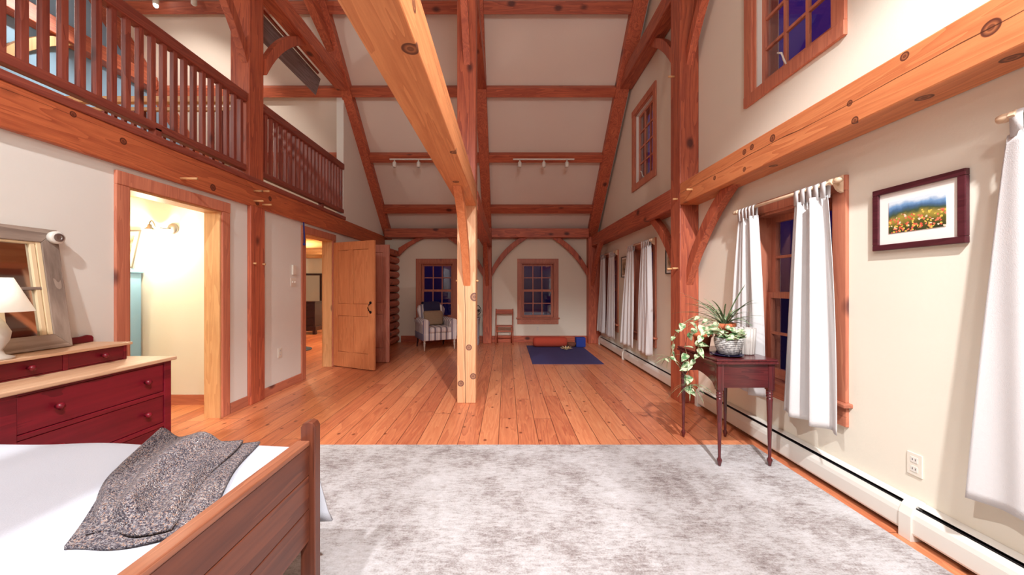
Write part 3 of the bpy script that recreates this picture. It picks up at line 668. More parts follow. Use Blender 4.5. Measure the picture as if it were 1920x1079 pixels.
# ================================================================= RUG, MAT
solo('area_rug', B(-1.7, 2.0, -0.9, 2.95, 0.001, 0.011), MRUG, 'large pale distressed grey rug on the pine floor', 'rug', bevel=0.003)
solo('exercise_mat', B(0.43, 1.62, 6.03, 7.90, 0.001, 0.007), MMAT, 'blue purple exercise mat on the floor near the far wall', 'mat')
bm = lathe(nb(), [(0.0, -0.36), (0.06, -0.36), (0.09, -0.345), (0.108, -0.30), (0.108, 0.30), (0.09, 0.345), (0.06, 0.36), (0.0, 0.36)], (0.92, 7.72, 0.116), 28, 'X')
solo('yoga_bolster', bm, MBOLST, 'rust red cylindrical bolster lying at the head of the exercise mat', 'bolster', smooth=True)
solo('foam_cube', B(1.47, 1.67, 7.66, 7.84, 0.008, 0.21), MBLOCK, 'bright blue cube in the far right corner beside the bolster', 'block', bevel=0.012)
bm = nb(); lathe(bm, [(0.05, 0.008), (0.085, 0.03), (0.105, 0.10), (0.10, 0.10), (0.08, 0.035), (0.045, 0.014)], (1.38, 7.72, 0), 20)
solo('small_basket', bm, MBASKET, 'small brown basket between the rust bolster and the blue cube', 'basket', smooth=True)
bm = nb()
for k in range(16):
    a = 2*PI*k/16; r0, r1 = 0.03, 0.10+0.03*(k % 2); dz = 0.02+0.03*((k+1) % 2)
    c, s = math.cos(a), math.sin(a); q = 0.018
    vs = [bm.verts.new((1.22+r0*c, 7.42+r0*s, 0.010)), bm.verts.new((1.22+0.6*r1*c-q*s, 7.42+0.6*r1*s+q*c, 0.02+dz*0.4)), bm.verts.new((1.22+r1*c, 7.42+r1*s, 0.02+dz)), bm.verts.new((1.22+0.6*r1*c+q*s, 7.42+0.6*r1*s-q*c, 0.02+dz*0.4))]
    bm.faces.new(vs)
lathe(bm, [(0.035, 0.008), (0.04, 0.03), (0.02, 0.05), (0.0, 0.055)], (1.22, 7.42, 0), 12)
solo('flower_ornament', bm, MPETAL, 'cream petalled flower ornament lying on the exercise mat', 'ornament', solid=0.003)
# ================================================================= DRESSER
t = thing('dresser', 'dark red painted chest of drawers with pale worn top, left of the first doorway', 'dresser', (-2.58, 2.09, 0))
bm = nb(); x0, x1, y0, y1 = -2.81, -2.335, 1.665, 2.525
bx(bm, x0, x1-0.02, y0, y0+0.03, 0, 0.785); bx(bm, x0, x1-0.02, y1-0.03, y1, 0, 0.785); bx(bm, x0, x0+0.015, y0+0.03, y1-0.03, 0.12, 0.785)
for (a, b) in ((y0, y0+0.065), (y1-0.05, y1)): bx(bm, x1-0.02, x1, a, b, 0, 0.785)
for (a, b) in ((0.12, 0.155), (0.345, 0.372), (0.556, 0.582), (0.77, 0.785)): bx(bm, x1-0.025, x1-0.002, y0+0.065, y1-0.05, a, b)
part('body', bm, MRED['Y'], t, bevel=0.003)
part('top', B(x0-0.0, x1+0.022, y0-0.02, y1+0.022, 0.786, 0.810), MBARE['Y'], t, bevel=0.006)
def knob(parent, x, y, z, r=0.019):
    part('knob', lathe(nb(), [(0.008, 0.0), (0.008, 0.014), (r*0.9, 0.02), (r, 0.030), (r*0.7, 0.038), (0, 0.040)], (x, y, z), 16, 'X'), MRED['X'], parent, smooth=True)
for (a, b) in ((0.158, 0.342), (0.375, 0.553), (0.585, 0.768)):
    d = part('drawer', B(x1-0.40, x1-0.006, y0+0.068, y1-0.053, a, b), MRED['Y'], t, bevel=0.003)
    for yk in (1.883, 2.347): knob(d, x1-0.006, yk, (a+b)/2)
# upper box
u0, u1 = 1.75, 2.44
bm = nb(); bx(bm, -2.81, -2.57, u0, u0+0.018, 0.811, 0.905); bx(bm, -2.81, -2.57, u1-0.018, u1, 0.811, 0.905); bx(bm, -2.81, -2.80, u0, u1, 0.811, 0.905)
bx(bm, -2.80, -2.555, 2.09, 2.115, 0.811, 0.905); bx(bm, -2.57, -2.555, u0, u0+0.02, 0.811, 0.905); bx(bm, -2.57, -2.555, u1-0.02, u1, 0.811, 0.905); bx(bm, -2.80, -2.56, u0+0.018, u1-0.018, 0.811, 0.818)
part('glove_box', bm, MRED['Y'], t, bevel=0.002)
part('glove_box_top', B(-2.812, -2.535, u0-0.02, u1+0.02, 0.906, 0.924), MBARE['Y'], t, bevel=0.004)
for (a, b, yk) in ((1.772, 2.088, 1.936), (2.117, 2.419, 2.29)):
    d = part('small_drawer', B(-2.78, -2.557, a, b, 0.820, 0.902), MRED['Y'], t, bevel=0.002)
    knob(d, -2.557, yk, 0.862, 0.016)
ol = [(1.76, 0.925), (2.455, 0.925), (2.455, 0.955), (2.445, 0.968), (2.42, 0.975), (2.38, 0.967), (1.83, 0.967), (1.79, 0.975), (1.765, 0.968), (1.76, 0.955)]
part('backsplash', prism(nb(), ol, lambda a, b, tt: (tt, a, b), -2.812, -2.795), MRED['Y'], t, bevel=0.003)
# mirror made from an old window (leans on the dresser)
my0, my1, zb, zt = 1.48, 2.265, 0.925, 1.645
th_ = math.atan2(0.10, zt-zb)
def leanf(a, b, tt):   # a along y, b up the leaning plane from the base, tt thickness towards the room
    return (-2.705-0.028-b*math.sin(th_)+tt*math.cos(th_), a, zb+b*math.cos(th_)+tt*math.sin(th_))
Hm = (zt-zb)/math.cos(th_)
t = thing('window_mirror', 'mirror in a weathered barn wood frame leaning on the red dresser', 'mirror', (-2.72, (my0+my1)/2, zb))
fw = 0.085
for lp in ([(my0, 0), (my1, 0), (my1-fw, fw), (my0+fw, fw)], [(my0, Hm), (my1, Hm), (my1-fw, Hm-fw), (my0+fw, Hm-fw)]):
    part('frame_rail', prism(nb(), lp, leanf, 0.0, 0.026), MGREYWOOD['Y'], t, bevel=0.003)
for lp in ([(my0, 0), (my0+fw, fw), (my0+fw, Hm-fw), (my0, Hm)], [(my1, 0), (my1-fw, fw), (my1-fw, Hm-fw), (my1, Hm)]):
    part('frame_stile', prism(nb(), lp, leanf, 0.0, 0.026), MGREYWOOD['Z'], t, bevel=0.003)
ys = [my1-fw-0.03, my1-fw-0.065, my0+fw+0.03, my0+fw+0.065]
bm = nb(); 
prism(bm, rect(my1-fw-0.022, my1-fw, fw, Hm-fw), leanf, 0.0, 0.020); prism(bm, rect(my1-fw-0.048, my1-fw-0.026, fw, Hm-fw), leanf, 0.0, 0.016)
prism(bm, rect(my0+fw, my0+fw+0.045, fw, Hm-fw), leanf, 0.0, 0.018)
for c in (my1-fw-0.225, my1-fw-0.45):
    prism(bm, rect(c-0.03, c-0.008, fw, Hm-fw), leanf, 0.0, 0.016); prism(bm, rect(c+0.008, c+0.03, fw, Hm-fw), leanf, 0.0, 0.018)
prism(bm, rect(my0+fw, my1-fw, Hm-fw-0.012, Hm-fw), leanf, 0.0, 0.017)
part('sash_bars', bm, plain('lamplit_sash', (240, 218, 176), 0.5), t, bevel=0.002)  # bars coloured cream for the lamp light they reflect
bm = nb(); prism(bm, rect(my0+fw, my1-fw-0.022, Hm/2-0.008, Hm/2+0.008), leanf, 0.002, 0.017); part('cross_bar', bm, MGREYWOOD['Y'], t)
bm = nb(); prism(bm, rect(my0+fw*0.5, my1-fw*0.5, fw*0.5, Hm-fw*0.5), leanf, -0.004, 0.001); part('mirror_glass', bm, MMIRROR, t)
# lamp on the dresser
t = thing('table_lamp', 'table lamp with white tapered shade in front of the barn wood mirror', 'lamp', (-2.60, 1.845, 0.924))
part('base', lathe(nb(), [(0.06, 0.0), (0.062, 0.012), (0.03, 0.025), (0.022, 0.05), (0.045, 0.10), (0.05, 0.14), (0.03, 0.19), (0.012, 0.22), (0.010, 0.30)], (-2.60, 1.845, 0.924), 24), plain('lamp_ceramic', (200, 190, 176), 0.3), t, smooth=True)
sh = NT('lamp_shade_linen'); sh.set('Base Color', lin((244, 240, 230))); sh.set('Emission Color', lin((255, 238, 210))); sh.set('Emission Strength', 0.35); sh.set('Roughness', 0.9)
part('lamp_shade', lathe(nb(), [(0.126, 0.245), (0.055, 0.42), (0.053, 0.42), (0.123, 0.245)], (-2.60, 1.845, 0.924), 36), sh.m, t, smooth=True)
part('bulb', lathe(nb(), [(0.0, 0.30), (0.02, 0.31), (0.03, 0.34), (0.02, 0.37), (0.0, 0.378)], (-2.60, 1.845, 0.924), 16), emis('lamp_bulb', (255, 236, 205), 6), t, smooth=True)
lamp('table_lamp_light', 'POINT', (-2.60, 1.845, 1.22), 6, (1, 0.86, 0.68), 0.03)
# white sensor device
t = thing('security_camera', 'small round white camera on the left wall above the mirror corner', 'camera', (XL, 2.24, 1.60))
part('mount', lathe(nb(), [(0.03, 0.0), (0.03, 0.012), (0.015, 0.02), (0.015, 0.022)], (XL, 2.24, 1.60), 16, 'X'), MWHITE, t, smooth='auto')
part('housing', lathe(nb(), [(0.0, 0.0), (0.028, 0.004), (0.038, 0.014), (0.040, 0.036), (0.034, 0.044), (0.0, 0.044)], (XL+0.02, 2.24, 1.60), 24, 'X'), MWHITE, t, smooth='auto')
part('lens', lathe(nb(), [(0.026, 0.0), (0.026, 0.004), (0.014, 0.006), (0.012, 0.002), (0, 0.002)], (XL+0.063, 2.24, 1.60), 20, 'X'), MSTEEL, t)
# ================================================================= BED
t = thing('bed', 'wooden bed with white coverlet and plank footboard', 'bed', (-1.8, 0.78, 0.011))
fx0, fx1 = -0.853, -0.815
for y in (1.5, -0.03):
    ol = [(0.011), ]
    part('post', prism(nb(), [(fx0-0.0, 0.012), (fx1+0.022, 0.012), (fx1+0.022, 0.715), (fx1+0.012, 0.732), (fx1-0.004, 0.738), (fx0+0.012, 0.732), (fx0, 0.715)], lambda a, b, tt: (a, tt, b), y, y+0.045), MBED['Z'], t, bevel=0.004)
bm = nb()
for (a, b) in ((0.245, 0.376), (0.379, 0.516), (0.519, 0.640)): bx(bm, fx0+0.006, fx1-0.002, 0.015, 1.5, a, b)
part('footboard_planks', bm, MBED['Y'], t, bevel=0.003)
part('top_rail', B(fx0-0.012, fx1+0.002, 0.015, 1.5, 0.640, 0.662), wood('bed_rail', (164, 104, 76), (124, 70, 48), 'Y', 0.35, 0.03), t, bevel=0.005)
part('side_rail', B(-2.76, fx0, 1.475, 1.50, 0.24, 0.38), MBED['X'], t, bevel=0.003); part('side_rail', B(-2.76, fx0, 0.0, 0.025, 0.24, 0.38), MBED['X'], t, bevel=0.003)
part('headboard', B(-2.80, -2.76, -0.03, 1.545, 0.012, 1.0), MBED['Y'], t, bevel=0.01)
# coverlet
bm = nb(); nx, prof = 60, []
for k in range(36): prof.append((0.03+k*0.0435, 0.0))
prof += [(1.565, -0.004), (1.583, -0.014), (1.595, -0.035), (1.60, -0.07), (1.603, -0.14), (1.606, -0.22), (1.608, -0.30), (1.610, -0.345)]
rows = []
for i in range(nx+1):
    x = -2.74+(-0.875+2.74)*i/nx; row = []
    for k, (y, dz) in enumerate(prof):
        z = 0.612+dz+0.006*math.sin(x*5+y*3)+0.004*math.sin(x*11-y*7)-0.010*max(0, (x+1.1))/0.25
        xx = x
        if k >= 37 and i > nx-6: xx = x+(i-(nx-6))/6*0.10*min(1, max(0, k-38)/5)
        yy = y+(0.012*math.sin(x*14)*min(1, max(0, k-38)/4) if k > 38 else 0)
        row.append(bm.verts.new((xx, yy, z)))
    rows.append(row)
for a, b in zip(rows, rows[1:]):
    for k in range(len(prof)-1): bm.faces.new((a[k], a[k+1], b[k+1], b[k]))
part('coverlet', bm, MBEDW, t, smooth=True, solid=0.012)
part('mattress', B(-2.73, -0.885, 0.04, 1.54, 0.33, 0.585), MBEDW, t, bevel=0.03)
# knitted throw
bm = nb(); A_, B_, C_, D_ = Vector((-1.52, 1.56)), Vector((-1.06, 1.60)), Vector((-0.885, 0.98)), Vector((-1.16, 0.93))
def throwlayer(bm, A_, B_, C_, D_, z0, h, seed):
    rn = random.Random(seed); n = 60; g = []
    for j in range(n+1):
        v = j/n; row = []
        for i in range(n+1):
            u = i/n; p = (A_*(1-u)+B_*u)*(1-v)+(D_*(1-u)+C_*u)*v
            bulge = math.sin(PI*v)
            p = p+Vector((-0.05*bulge*(1-u)+0.012*math.sin(7*v+seed), 0.02*math.sin(5*u+seed)))
            e = min(1, 9*min(u, 1-u))*min(1, 10*min(v, 1-v)); e = e*e*(3-2*e)
            hh = h*(0.5+0.5*math.sin(2*PI*(1.7*u+0.35*v)+seed)+0.22*math.sin(2*PI*(0.7*u-1.1*v)+1.1*seed)+0.10*math.sin(19*u+6*v))
            row.append(bm.verts.new((p.x, p.y, z0+max(0.004, e*(hh+h*0.5)))))
        g.append(row)
    for a, b in zip(g, g[1:]):
        for i in range(n): bm.faces.new((a[i], a[i+1], b[i+1], b[i]))
throwlayer(bm, Vector((-1.46, 1.53)), Vector((-1.08, 1.56)), Vector((-0.872, 1.00)), Vector((-1.15, 0.92)), 0.618, 0.012, 2)
throwlayer(bm, A_, Vector((-1.14, 1.56)), Vector((-0.93, 1.0)), Vector((-1.14, 0.955)), 0.632, 0.045, 1)
solo('knitted_throw', bm, MKNIT, 'grey tweed knitted throw folded on the white bed by the footboard', 'blanket', smooth=True, solid=0.010)
# ================================================================= SEWING TABLE
t = thing('sewing_table', 'dark mahogany drop leaf table with turned legs under the window', 'table', (1.70, 2.86, 0))
tx0, tx1, ty0, ty1 = 1.485, 1.925, 2.56, 3.17
part('top', B(tx0, tx1, ty0, ty1, 0.745, 0.762), MMAH['Y'], t, bevel=0.005)
part('folded_leaf', B(tx0+0.004, tx1-0.004, ty0+0.004, ty1-0.004, 0.764, 0.780), MMAH['Y'], t, bevel=0.005)
ax0, ax1, ay0, ay1 = tx0+0.018, tx1-0.018, ty0+0.018, ty1-0.018
bm = nb(); bx(bm, ax0+0.03, ax1-0.03, ay0+0.005, ay0+0.02, 0.575, 0.744); bx(bm, ax0+0.03, ax1-0.03, ay1-0.02, ay1-0.005, 0.575, 0.744); bx(bm, ax1-0.02, ax1-0.005, ay0+0.03, ay1-0.03, 0.575, 0.744)
part('apron', bm, MMAH['X'], t, bevel=0.002)
ol = [(ay0+0.01, 0.744), (ay1-0.01, 0.744), (ay1-0.01, 0.56), (ay1-0.05, 0.56)]+[(ay1-0.05-(ay1-ay0-0.1)*k/14, 0.575+0.062*math.sin(PI*k/14)**0.7) for k in range(1, 14)]+[(ay0+0.05, 0.56), (ay0+0.01, 0.56)]
part('knee_arch', prism(nb(), ol, lambda a, b, tt: (tt, a, b), ax0+0.005, ax0+0.02), MMAH['Y'], t, bevel=0.002)
legprof = [(0.0, 0.0), (0.010, 0.002), (0.013, 0.02), (0.017, 0.035), (0.018, 0.045), (0.010, 0.060), (0.010, 0.075), (0.014, 0.30), (0.019, 0.47), (0.020, 0.495), (0.016, 0.50), (0.022, 0.508), (0.022, 0.516), (0.017, 0.520), (0.022, 0.528), (0.022, 0.536), (0.017, 0.541), (0.022, 0.549), (0.020, 0.556)]
for (x, y) in ((ax0+0.022, ay0+0.022), (ax1-0.022, ay0+0.022), (ax0+0.022, ay1-0.022), (ax1-0.022, ay1-0.022)):
    zf = 0.0115 if y < 2.95 else 0.0005
    bm = lathe(nb(), [(r, h+zf if h < 0.3 else h) for r, h in legprof], (x, y, 0), 18)
    bx(bm, x-0.022, x+0.022, y-0.022, y+0.022, 0.556, 0.744)
    part('leg', bm, MMAH['Z'], t, smooth='auto', bevel=0.002)
# ================================================================= PLANTS
TZ = 0.781
def strap(bm, base, az, L, lift, wd, droop, n=12, twist=0.0):
    base = Vector(base); d = Vector((math.cos(az), math.sin(az), 0)); s = Vector((-math.sin(az), math.cos(az), 0)); prev = None
    for i in range(n+1):
        f = i/n; p = base+d*(L*(f**1.1)*math.cos(lift*0.5))+Vector((0, 0, L*(math.sin(lift)*f*1.15-droop*f*f)))+s*(twist*f*f)
        p.x = min(p.x, 1.99)
        w_ = wd*(0.35+1.3*f)*(1-f)**0.55+0.0006
        a, c, b = bm.verts.new(p-s*w_), bm.verts.new(p-Vector((0, 0, w_*0.35))), bm.verts.new(p+s*w_)
        if prev: bm.faces.new((prev[0], prev[1], c, a)); bm.faces.new((prev[1], prev[2], b, c))
        prev = (a, c, b)
def leafmesh(bm, base, dirv, up, L, W_):
    d = Vector(dirv).normalized(); s = d.cross(Vector(up)).normalized(); n_ = s.cross(d); base = Vector(base)
    pts = [(0, 0), (0.10, 0.42), (0.28, 0.5), (0.5, 0.42), (0.75, 0.22), (1.0, 0.0)]
    c = [bm.verts.new(base+d*L*a-n_*(0.12*L*a*a)) for a, _ in pts]
    l = [bm.verts.new(base+d*L*a+s*W_*b+n_*(0.06*W_-0.12*L*a*a)) for a, b in pts[1:-1]]
    r = [bm.verts.new(base+d*L*a-s*W_*b+n_*(0.06*W_-0.12*L*a*a)) for a, b in pts[1:-1]]
    for sd in (l, r):
        bm.faces.new((c[0], c[1], sd[0])); bm.faces.new((c[-1], sd[-1], c[-2]))
        for i in range(len(sd)-1): bm.faces.new((c[i+1], c[i+2], sd[i+1], sd[i]))
rn = random.Random(3)
# ribbed white holder and spider plant in terracotta behind
t = thing('spider_plant', 'spider plant with long arching leaves in a terracotta pot at the back of the table', 'plant', (1.80, 3.00, TZ))
part('plant_pot', lathe(nb(), [(0.055, 0.0), (0.073, 0.17), (0.083, 0.17), (0.084, 0.215), (0.076, 0.215), (0.07, 0.19), (0.0, 0.19)], (1.80, 3.00, TZ), 28), MTERRA, t, smooth='auto')
part('soil', lathe(nb(), [(0.0, 0.196), (0.068, 0.194)], (1.80, 3.00, TZ), 20), MSOIL, t)
bm = nb()
for k in range(60):
    az = rn.uniform(0, 2*PI); L = rn.uniform(0.24, 0.46)
    if math.cos(az) > 0.3: L *= 0.55
    strap(bm, (1.80+rn.uniform(-.02, .02), 3.0+rn.uniform(-.02, .02), TZ+0.19), az, L, rn.uniform(0.5, 1.3), rn.uniform(0.005, 0.009), rn.uniform(0.35, 0.8), twist=rn.uniform(-.03, .03))
for az, L, lf, dr in ((PI*0.98, 0.44, 1.3, 0.55), (PI*1.1, 0.40, 1.25, 0.62), (PI*1.5, 0.36, 1.5, 0.2)): strap(bm, (1.80, 3.0, TZ+0.19), az, L, lf, 0.008, dr)
part('leaves', bm, MLEAF, t, smooth=True)
m = NT('ribbed_glass'); m.set('Base Color', lin((214, 208, 200))); m.set('Roughness', 0.25); m.set('Transmission Weight', 0.25)
bm = nb(); c_ = (1.825, 2.775); rings = []
for (r, h) in ((0.055, 0.0), (0.06, 0.01), (0.066, 0.10), (0.070, 0.20), (0.068, 0.20), (0.060, 0.10), (0.05, 0.015)):
    rings.append([bm.verts.new((c_[0]+(r+0.003*math.cos(18*2*PI*i/108))*math.cos(2*PI*i/108), c_[1]+(r+0.003*math.cos(18*2*PI*i/108))*math.sin(2*PI*i/108), TZ+h)) for i in range(108)])
for a, b in zip(rings, rings[1:]):
    for i in range(108): bm.faces.new((a[i], a[(i+1) % 108], b[(i+1) % 108], b[i]))
bm.faces.new(rings[0][::-1]); bm.faces.new(rings[-1])
solo('ribbed_vase', bm, m.m, 'ribbed clear white vase behind the silver pot on the table', 'vase', smooth=True)
solo('terracotta_pot', lathe(nb(), [(0.050, 0.0), (0.066, 0.10), (0.074, 0.10), (0.075, 0.135), (0.068, 0.135), (0.062, 0.11), (0.0, 0.11)], (1.63, 3.02, TZ), 28), MTERRA, 'plain terracotta pot left of the silver pot on the table', 'pot', smooth='auto')
solo('saucer', lathe(nb(), [(0.0, 0.0), (0.085, 0.0), (0.112, 0.010), (0.114, 0.013), (0.085, 0.006), (0.0, 0.005)], (1.655, 2.73, TZ), 32), plain('navy_glaze', (34, 34, 66), 0.2), 'dark blue saucer under the silver pot', 'saucer', smooth=True)
t = thing('pothos', 'variegated pothos trailing off the table from a textured silver pot', 'plant', (1.67, 2.73, TZ+0.008))
part('plant_pot', lathe(nb(), [(0.055, 0.0), (0.068, 0.008), (0.088, 0.05), (0.097, 0.09), (0.097, 0.125), (0.093, 0.128), (0.088, 0.12), (0.085, 0.105), (0.0, 0.105)], (1.67, 2.73, TZ+0.008), 36), MPOT, t, smooth='auto')
part('soil', lathe(nb(), [(0.0, 0.112), (0.084, 0.110)], (1.67, 2.73, TZ+0.008), 20), MSOIL, t)
vb, lb = nb(), nb()
vines = [[(1.66, 2.74, 0.90), (1.60, 2.76, 0.99), (1.50, 2.80, 1.00), (1.43, 2.86, 0.93), (1.41, 2.87, 0.82), (1.43, 2.84, 0.70), (1.42, 2.83, 0.60), (1.40, 2.83, 0.50)],
         [(1.64, 2.70, 0.90), (1.56, 2.68, 0.98), (1.47, 2.70, 0.97), (1.44, 2.72, 0.88), (1.445, 2.74, 0.78), (1.40, 2.76, 0.70)],
         [(1.68, 2.76, 0.90), (1.64, 2.84, 1.03), (1.54, 2.92, 1.06), (1.45, 3.0, 0.99), (1.38, 3.0, 0.88), (1.36, 2.98, 0.76), (1.33, 2.97, 0.68)],
         [(1.70, 2.70, 0.90), (1.69, 2.66, 0.94), (1.66, 2.63, 0.93)], [(1.64, 2.76, 0.90), (1.60, 2.82, 0.96), (1.56, 2.86, 0.95)]]
for vi, v_ in enumerate(vines):
    tube(vb, v_, 0.0028, 5)
    for k in range(1, len(v_)):
        for q in range(2):
            p = Vector(v_[k-1]).lerp(Vector(v_[k]), 0.5*q+0.45)
            dv = Vector((rn.uniform(-1, 0.7), rn.uniform(-1, 0.3), rn.uniform(-1.1, 0.35)))
            if vi < 3 and k > 3 and q == 0 and rn.random() < 0.3: continue
            L = rn.uniform(0.055, 0.095)
            leafmesh(lb, p, dv, (rn.uniform(-.4, .2), -0.6, 0.9), L, L*0.62)
for k in range(22):
    a = rn.uniform(0, 2*PI); p = (1.67+0.06*math.cos(a), 2.73+0.06*math.sin(a), TZ+0.125+rn.uniform(0, 0.06))
    leafmesh(lb, p, (math.cos(a), math.sin(a), rn.uniform(-0.1, 0.9)), (0, -0.5, 1), rn.uniform(0.05, 0.085), 0.045)
for (p, d) in (((1.44, 2.74, 0.98), (-0.6, -0.4, 0.5)), ((1.45, 2.80, 0.86), (0.9, -0.5, -0.1)), ((1.43, 2.84, 0.60), (-0.4, -0.6, -0.4)), ((1.40, 2.83, 0.52), (0.5, -0.6, -0.6))):
    leafmesh(lb, p, d, (0, -0.7, 0.7), 0.10, 0.065)
part('vine', vb, MSTEM, t, smooth=True); part('leaves', lb, MPOTHOS, t, smooth=True)
t = bpy.data.objects['spider_plant']
bm = nb()
for q, (cx_, cy_, cz_) in enumerate(((1.36, 3.03, 0.70), (1.42, 2.80, 0.53))):
    for k in range(14): strap(bm, (cx_, cy_, cz_), rn.uniform(0, 2*PI), rn.uniform(0.09, 0.2), rn.uniform(0.0, 0.7), 0.0035, rn.uniform(0.5, 1.1))
part('plantlet', bm, MLEAF, t, smooth=True)
part('runner', tube(nb(), [(1.76, 2.97, 0.99), (1.62, 3.0, 1.05), (1.48, 3.04, 0.98), (1.40, 3.04, 0.84), (1.36, 3.03, 0.70)], 0.002, 5), MSTEM, t)
# ================================================================= PICTURES, PLATES
def picture(name, lab, y0, y1, z0, z1, fw, mw, matf, art, x=XR, cat='picture'):
    t = thing(name, lab, cat, (x, (y0+y1)/2, z0))
    bm = nb(); X0, X1 = x-0.024, x-0.002
    bx(bm, X0, X1, y0, y1, z0, z0+fw); bx(bm, X0, X1, y0, y1, z1-fw, z1); bx(bm, X0, X1, y0, y0+fw, z0+fw, z1-fw); bx(bm, X0, X1, y1-fw, y1, z0+fw, z1-fw)
    part('frame', bm, matf, t, bevel=0.003)
    part('mount', B(x-0.012, x-0.003, y0+fw*0.9, y1-fw*0.9, z0+fw*0.9, z1-fw*0.9), plain('mount_board', (240, 236, 228), 0.8, 0, 0.01), t)
    a = solo('art_print', B(x-0.0145, x-0.012, y0+fw+mw[0], y1-fw-mw[1], z0+fw+mw[2], z1-fw-mw[3]), art)
    a.parent = t; a.matrix_parent_inverse = MAT[t.name].inverted(); return t
picture('framed_picture', 'mountain meadow landscape in a dark mahogany frame with white mount', 1.665, 2.09, 1.50, 1.845, 0.032, (0.05, 0.05, 0.058, 0.05), wood('dark_frame', (84, 36, 44), (58, 20, 28), 'Y', 0.3, 0), landscape_mat(0.175))
def sketch_mat(name):
    m = NT(name); co = m.co(); n = m.n('ShaderNodeTexNoise', i_Vector=co, i_Scale=14.0, i_Detail=6.0).outputs[0]
    m.set('Base Color', m.ramp(n, [(0.35, lin((96, 84, 70))), (0.5, lin((176, 150, 112))), (0.65, lin((206, 190, 160)))])); m.set('Roughness', 0.5); return m.m
SK = sketch_mat('sepia_print')
picture('framed_picture', 'small black framed picture just beyond the right post', 4.50, 4.82, 1.46, 1.80, 0.014, (0.03, 0.03, 0.03, 0.03), MBLK, SK)
picture('framed_picture', 'small black framed picture between the two far curtained windows', 6.38, 6.68, 1.46, 1.83, 0.014, (0.03, 0.03, 0.03, 0.03), MBLK, SK)
def outlet(lab, fn, nrm):
    t = thing('wall_outlet', lab, 'outlet', fn(0, 0, 0))
    def b(u0, u1, v0, v1, w0, w1, nm, m_):
        p, q = fn(u0, v0, w0), fn(u1, v1, w1); part(nm, B(min(p[0], q[0]), max(p[0], q[0]), min(p[1], q[1]), max(p[1], q[1]), min(p[2], q[2]), max(p[2], q[2])), m_, t, bevel=0.001 if nm == 'plate' else 0)
    b(-0.035, 0.035, -0.058, 0.058, 0, 0.006, 'plate', MPLATE)
    for v in (-0.024, 0.024):
        b(-0.016, 0.016, v-0.014, v+0.014, 0.006, 0.008, 'socket', MWHITE)
        for u in (-0.007, 0.007): b(u-0.0015, u+0.0015, v-0.004, v+0.006, 0.008, 0.0085, 'slot', MBLK)
outlet('ivory outlet on the right wall above the near heater', lambda u, v, w_: (XR-w_, 1.89+u, 0.37+v), 0)
outlet('ivory outlet low on the left wall between the doorways', lambda u, v, w_: (XL+w_, 4.52+u, 0.47+v), 0)
outlet('outlet under the far wall window behind the bolster', lambda u, v, w_: (0.72+u, YF-w_, 0.31+v), 0)
t = thing('light_switch', 'double light switch on the left wall before the second doorway', 'switch', (XL, 4.80, 1.35))
part('plate', B(XL, XL+0.006, 4.75, 4.86, 1.295, 1.41), MPLATE, t, bevel=0.002)
for y in (4.78, 4.83): part('toggle', B(XL+0.006, XL+0.018, y-0.004, y+0.004, 1.345, 1.365), MWHITE, t)
solo('thermostat', B(XL, XL+0.02, 4.775, 4.85, 1.45, 1.58), MPLATE, 'white thermostat above the double light switch', 'thermostat', bevel=0.004)
bm = nb(); tube(bm, [(-2.795, 4.99, 2.22), (-2.79, 5.0, 2.0), (-2.79, 5.0, 1.88)], 0.008, 8); lathe(bm, [(0.0, 0), (0.016, 0.006), (0.016, 0.03), (0, 0.036)], (-2.79, 5.0, 1.86), 12)
solo('hanging_strap', bm, MBLOCK, 'blue strap hanging beside the second doorway', 'strap', smooth=True)
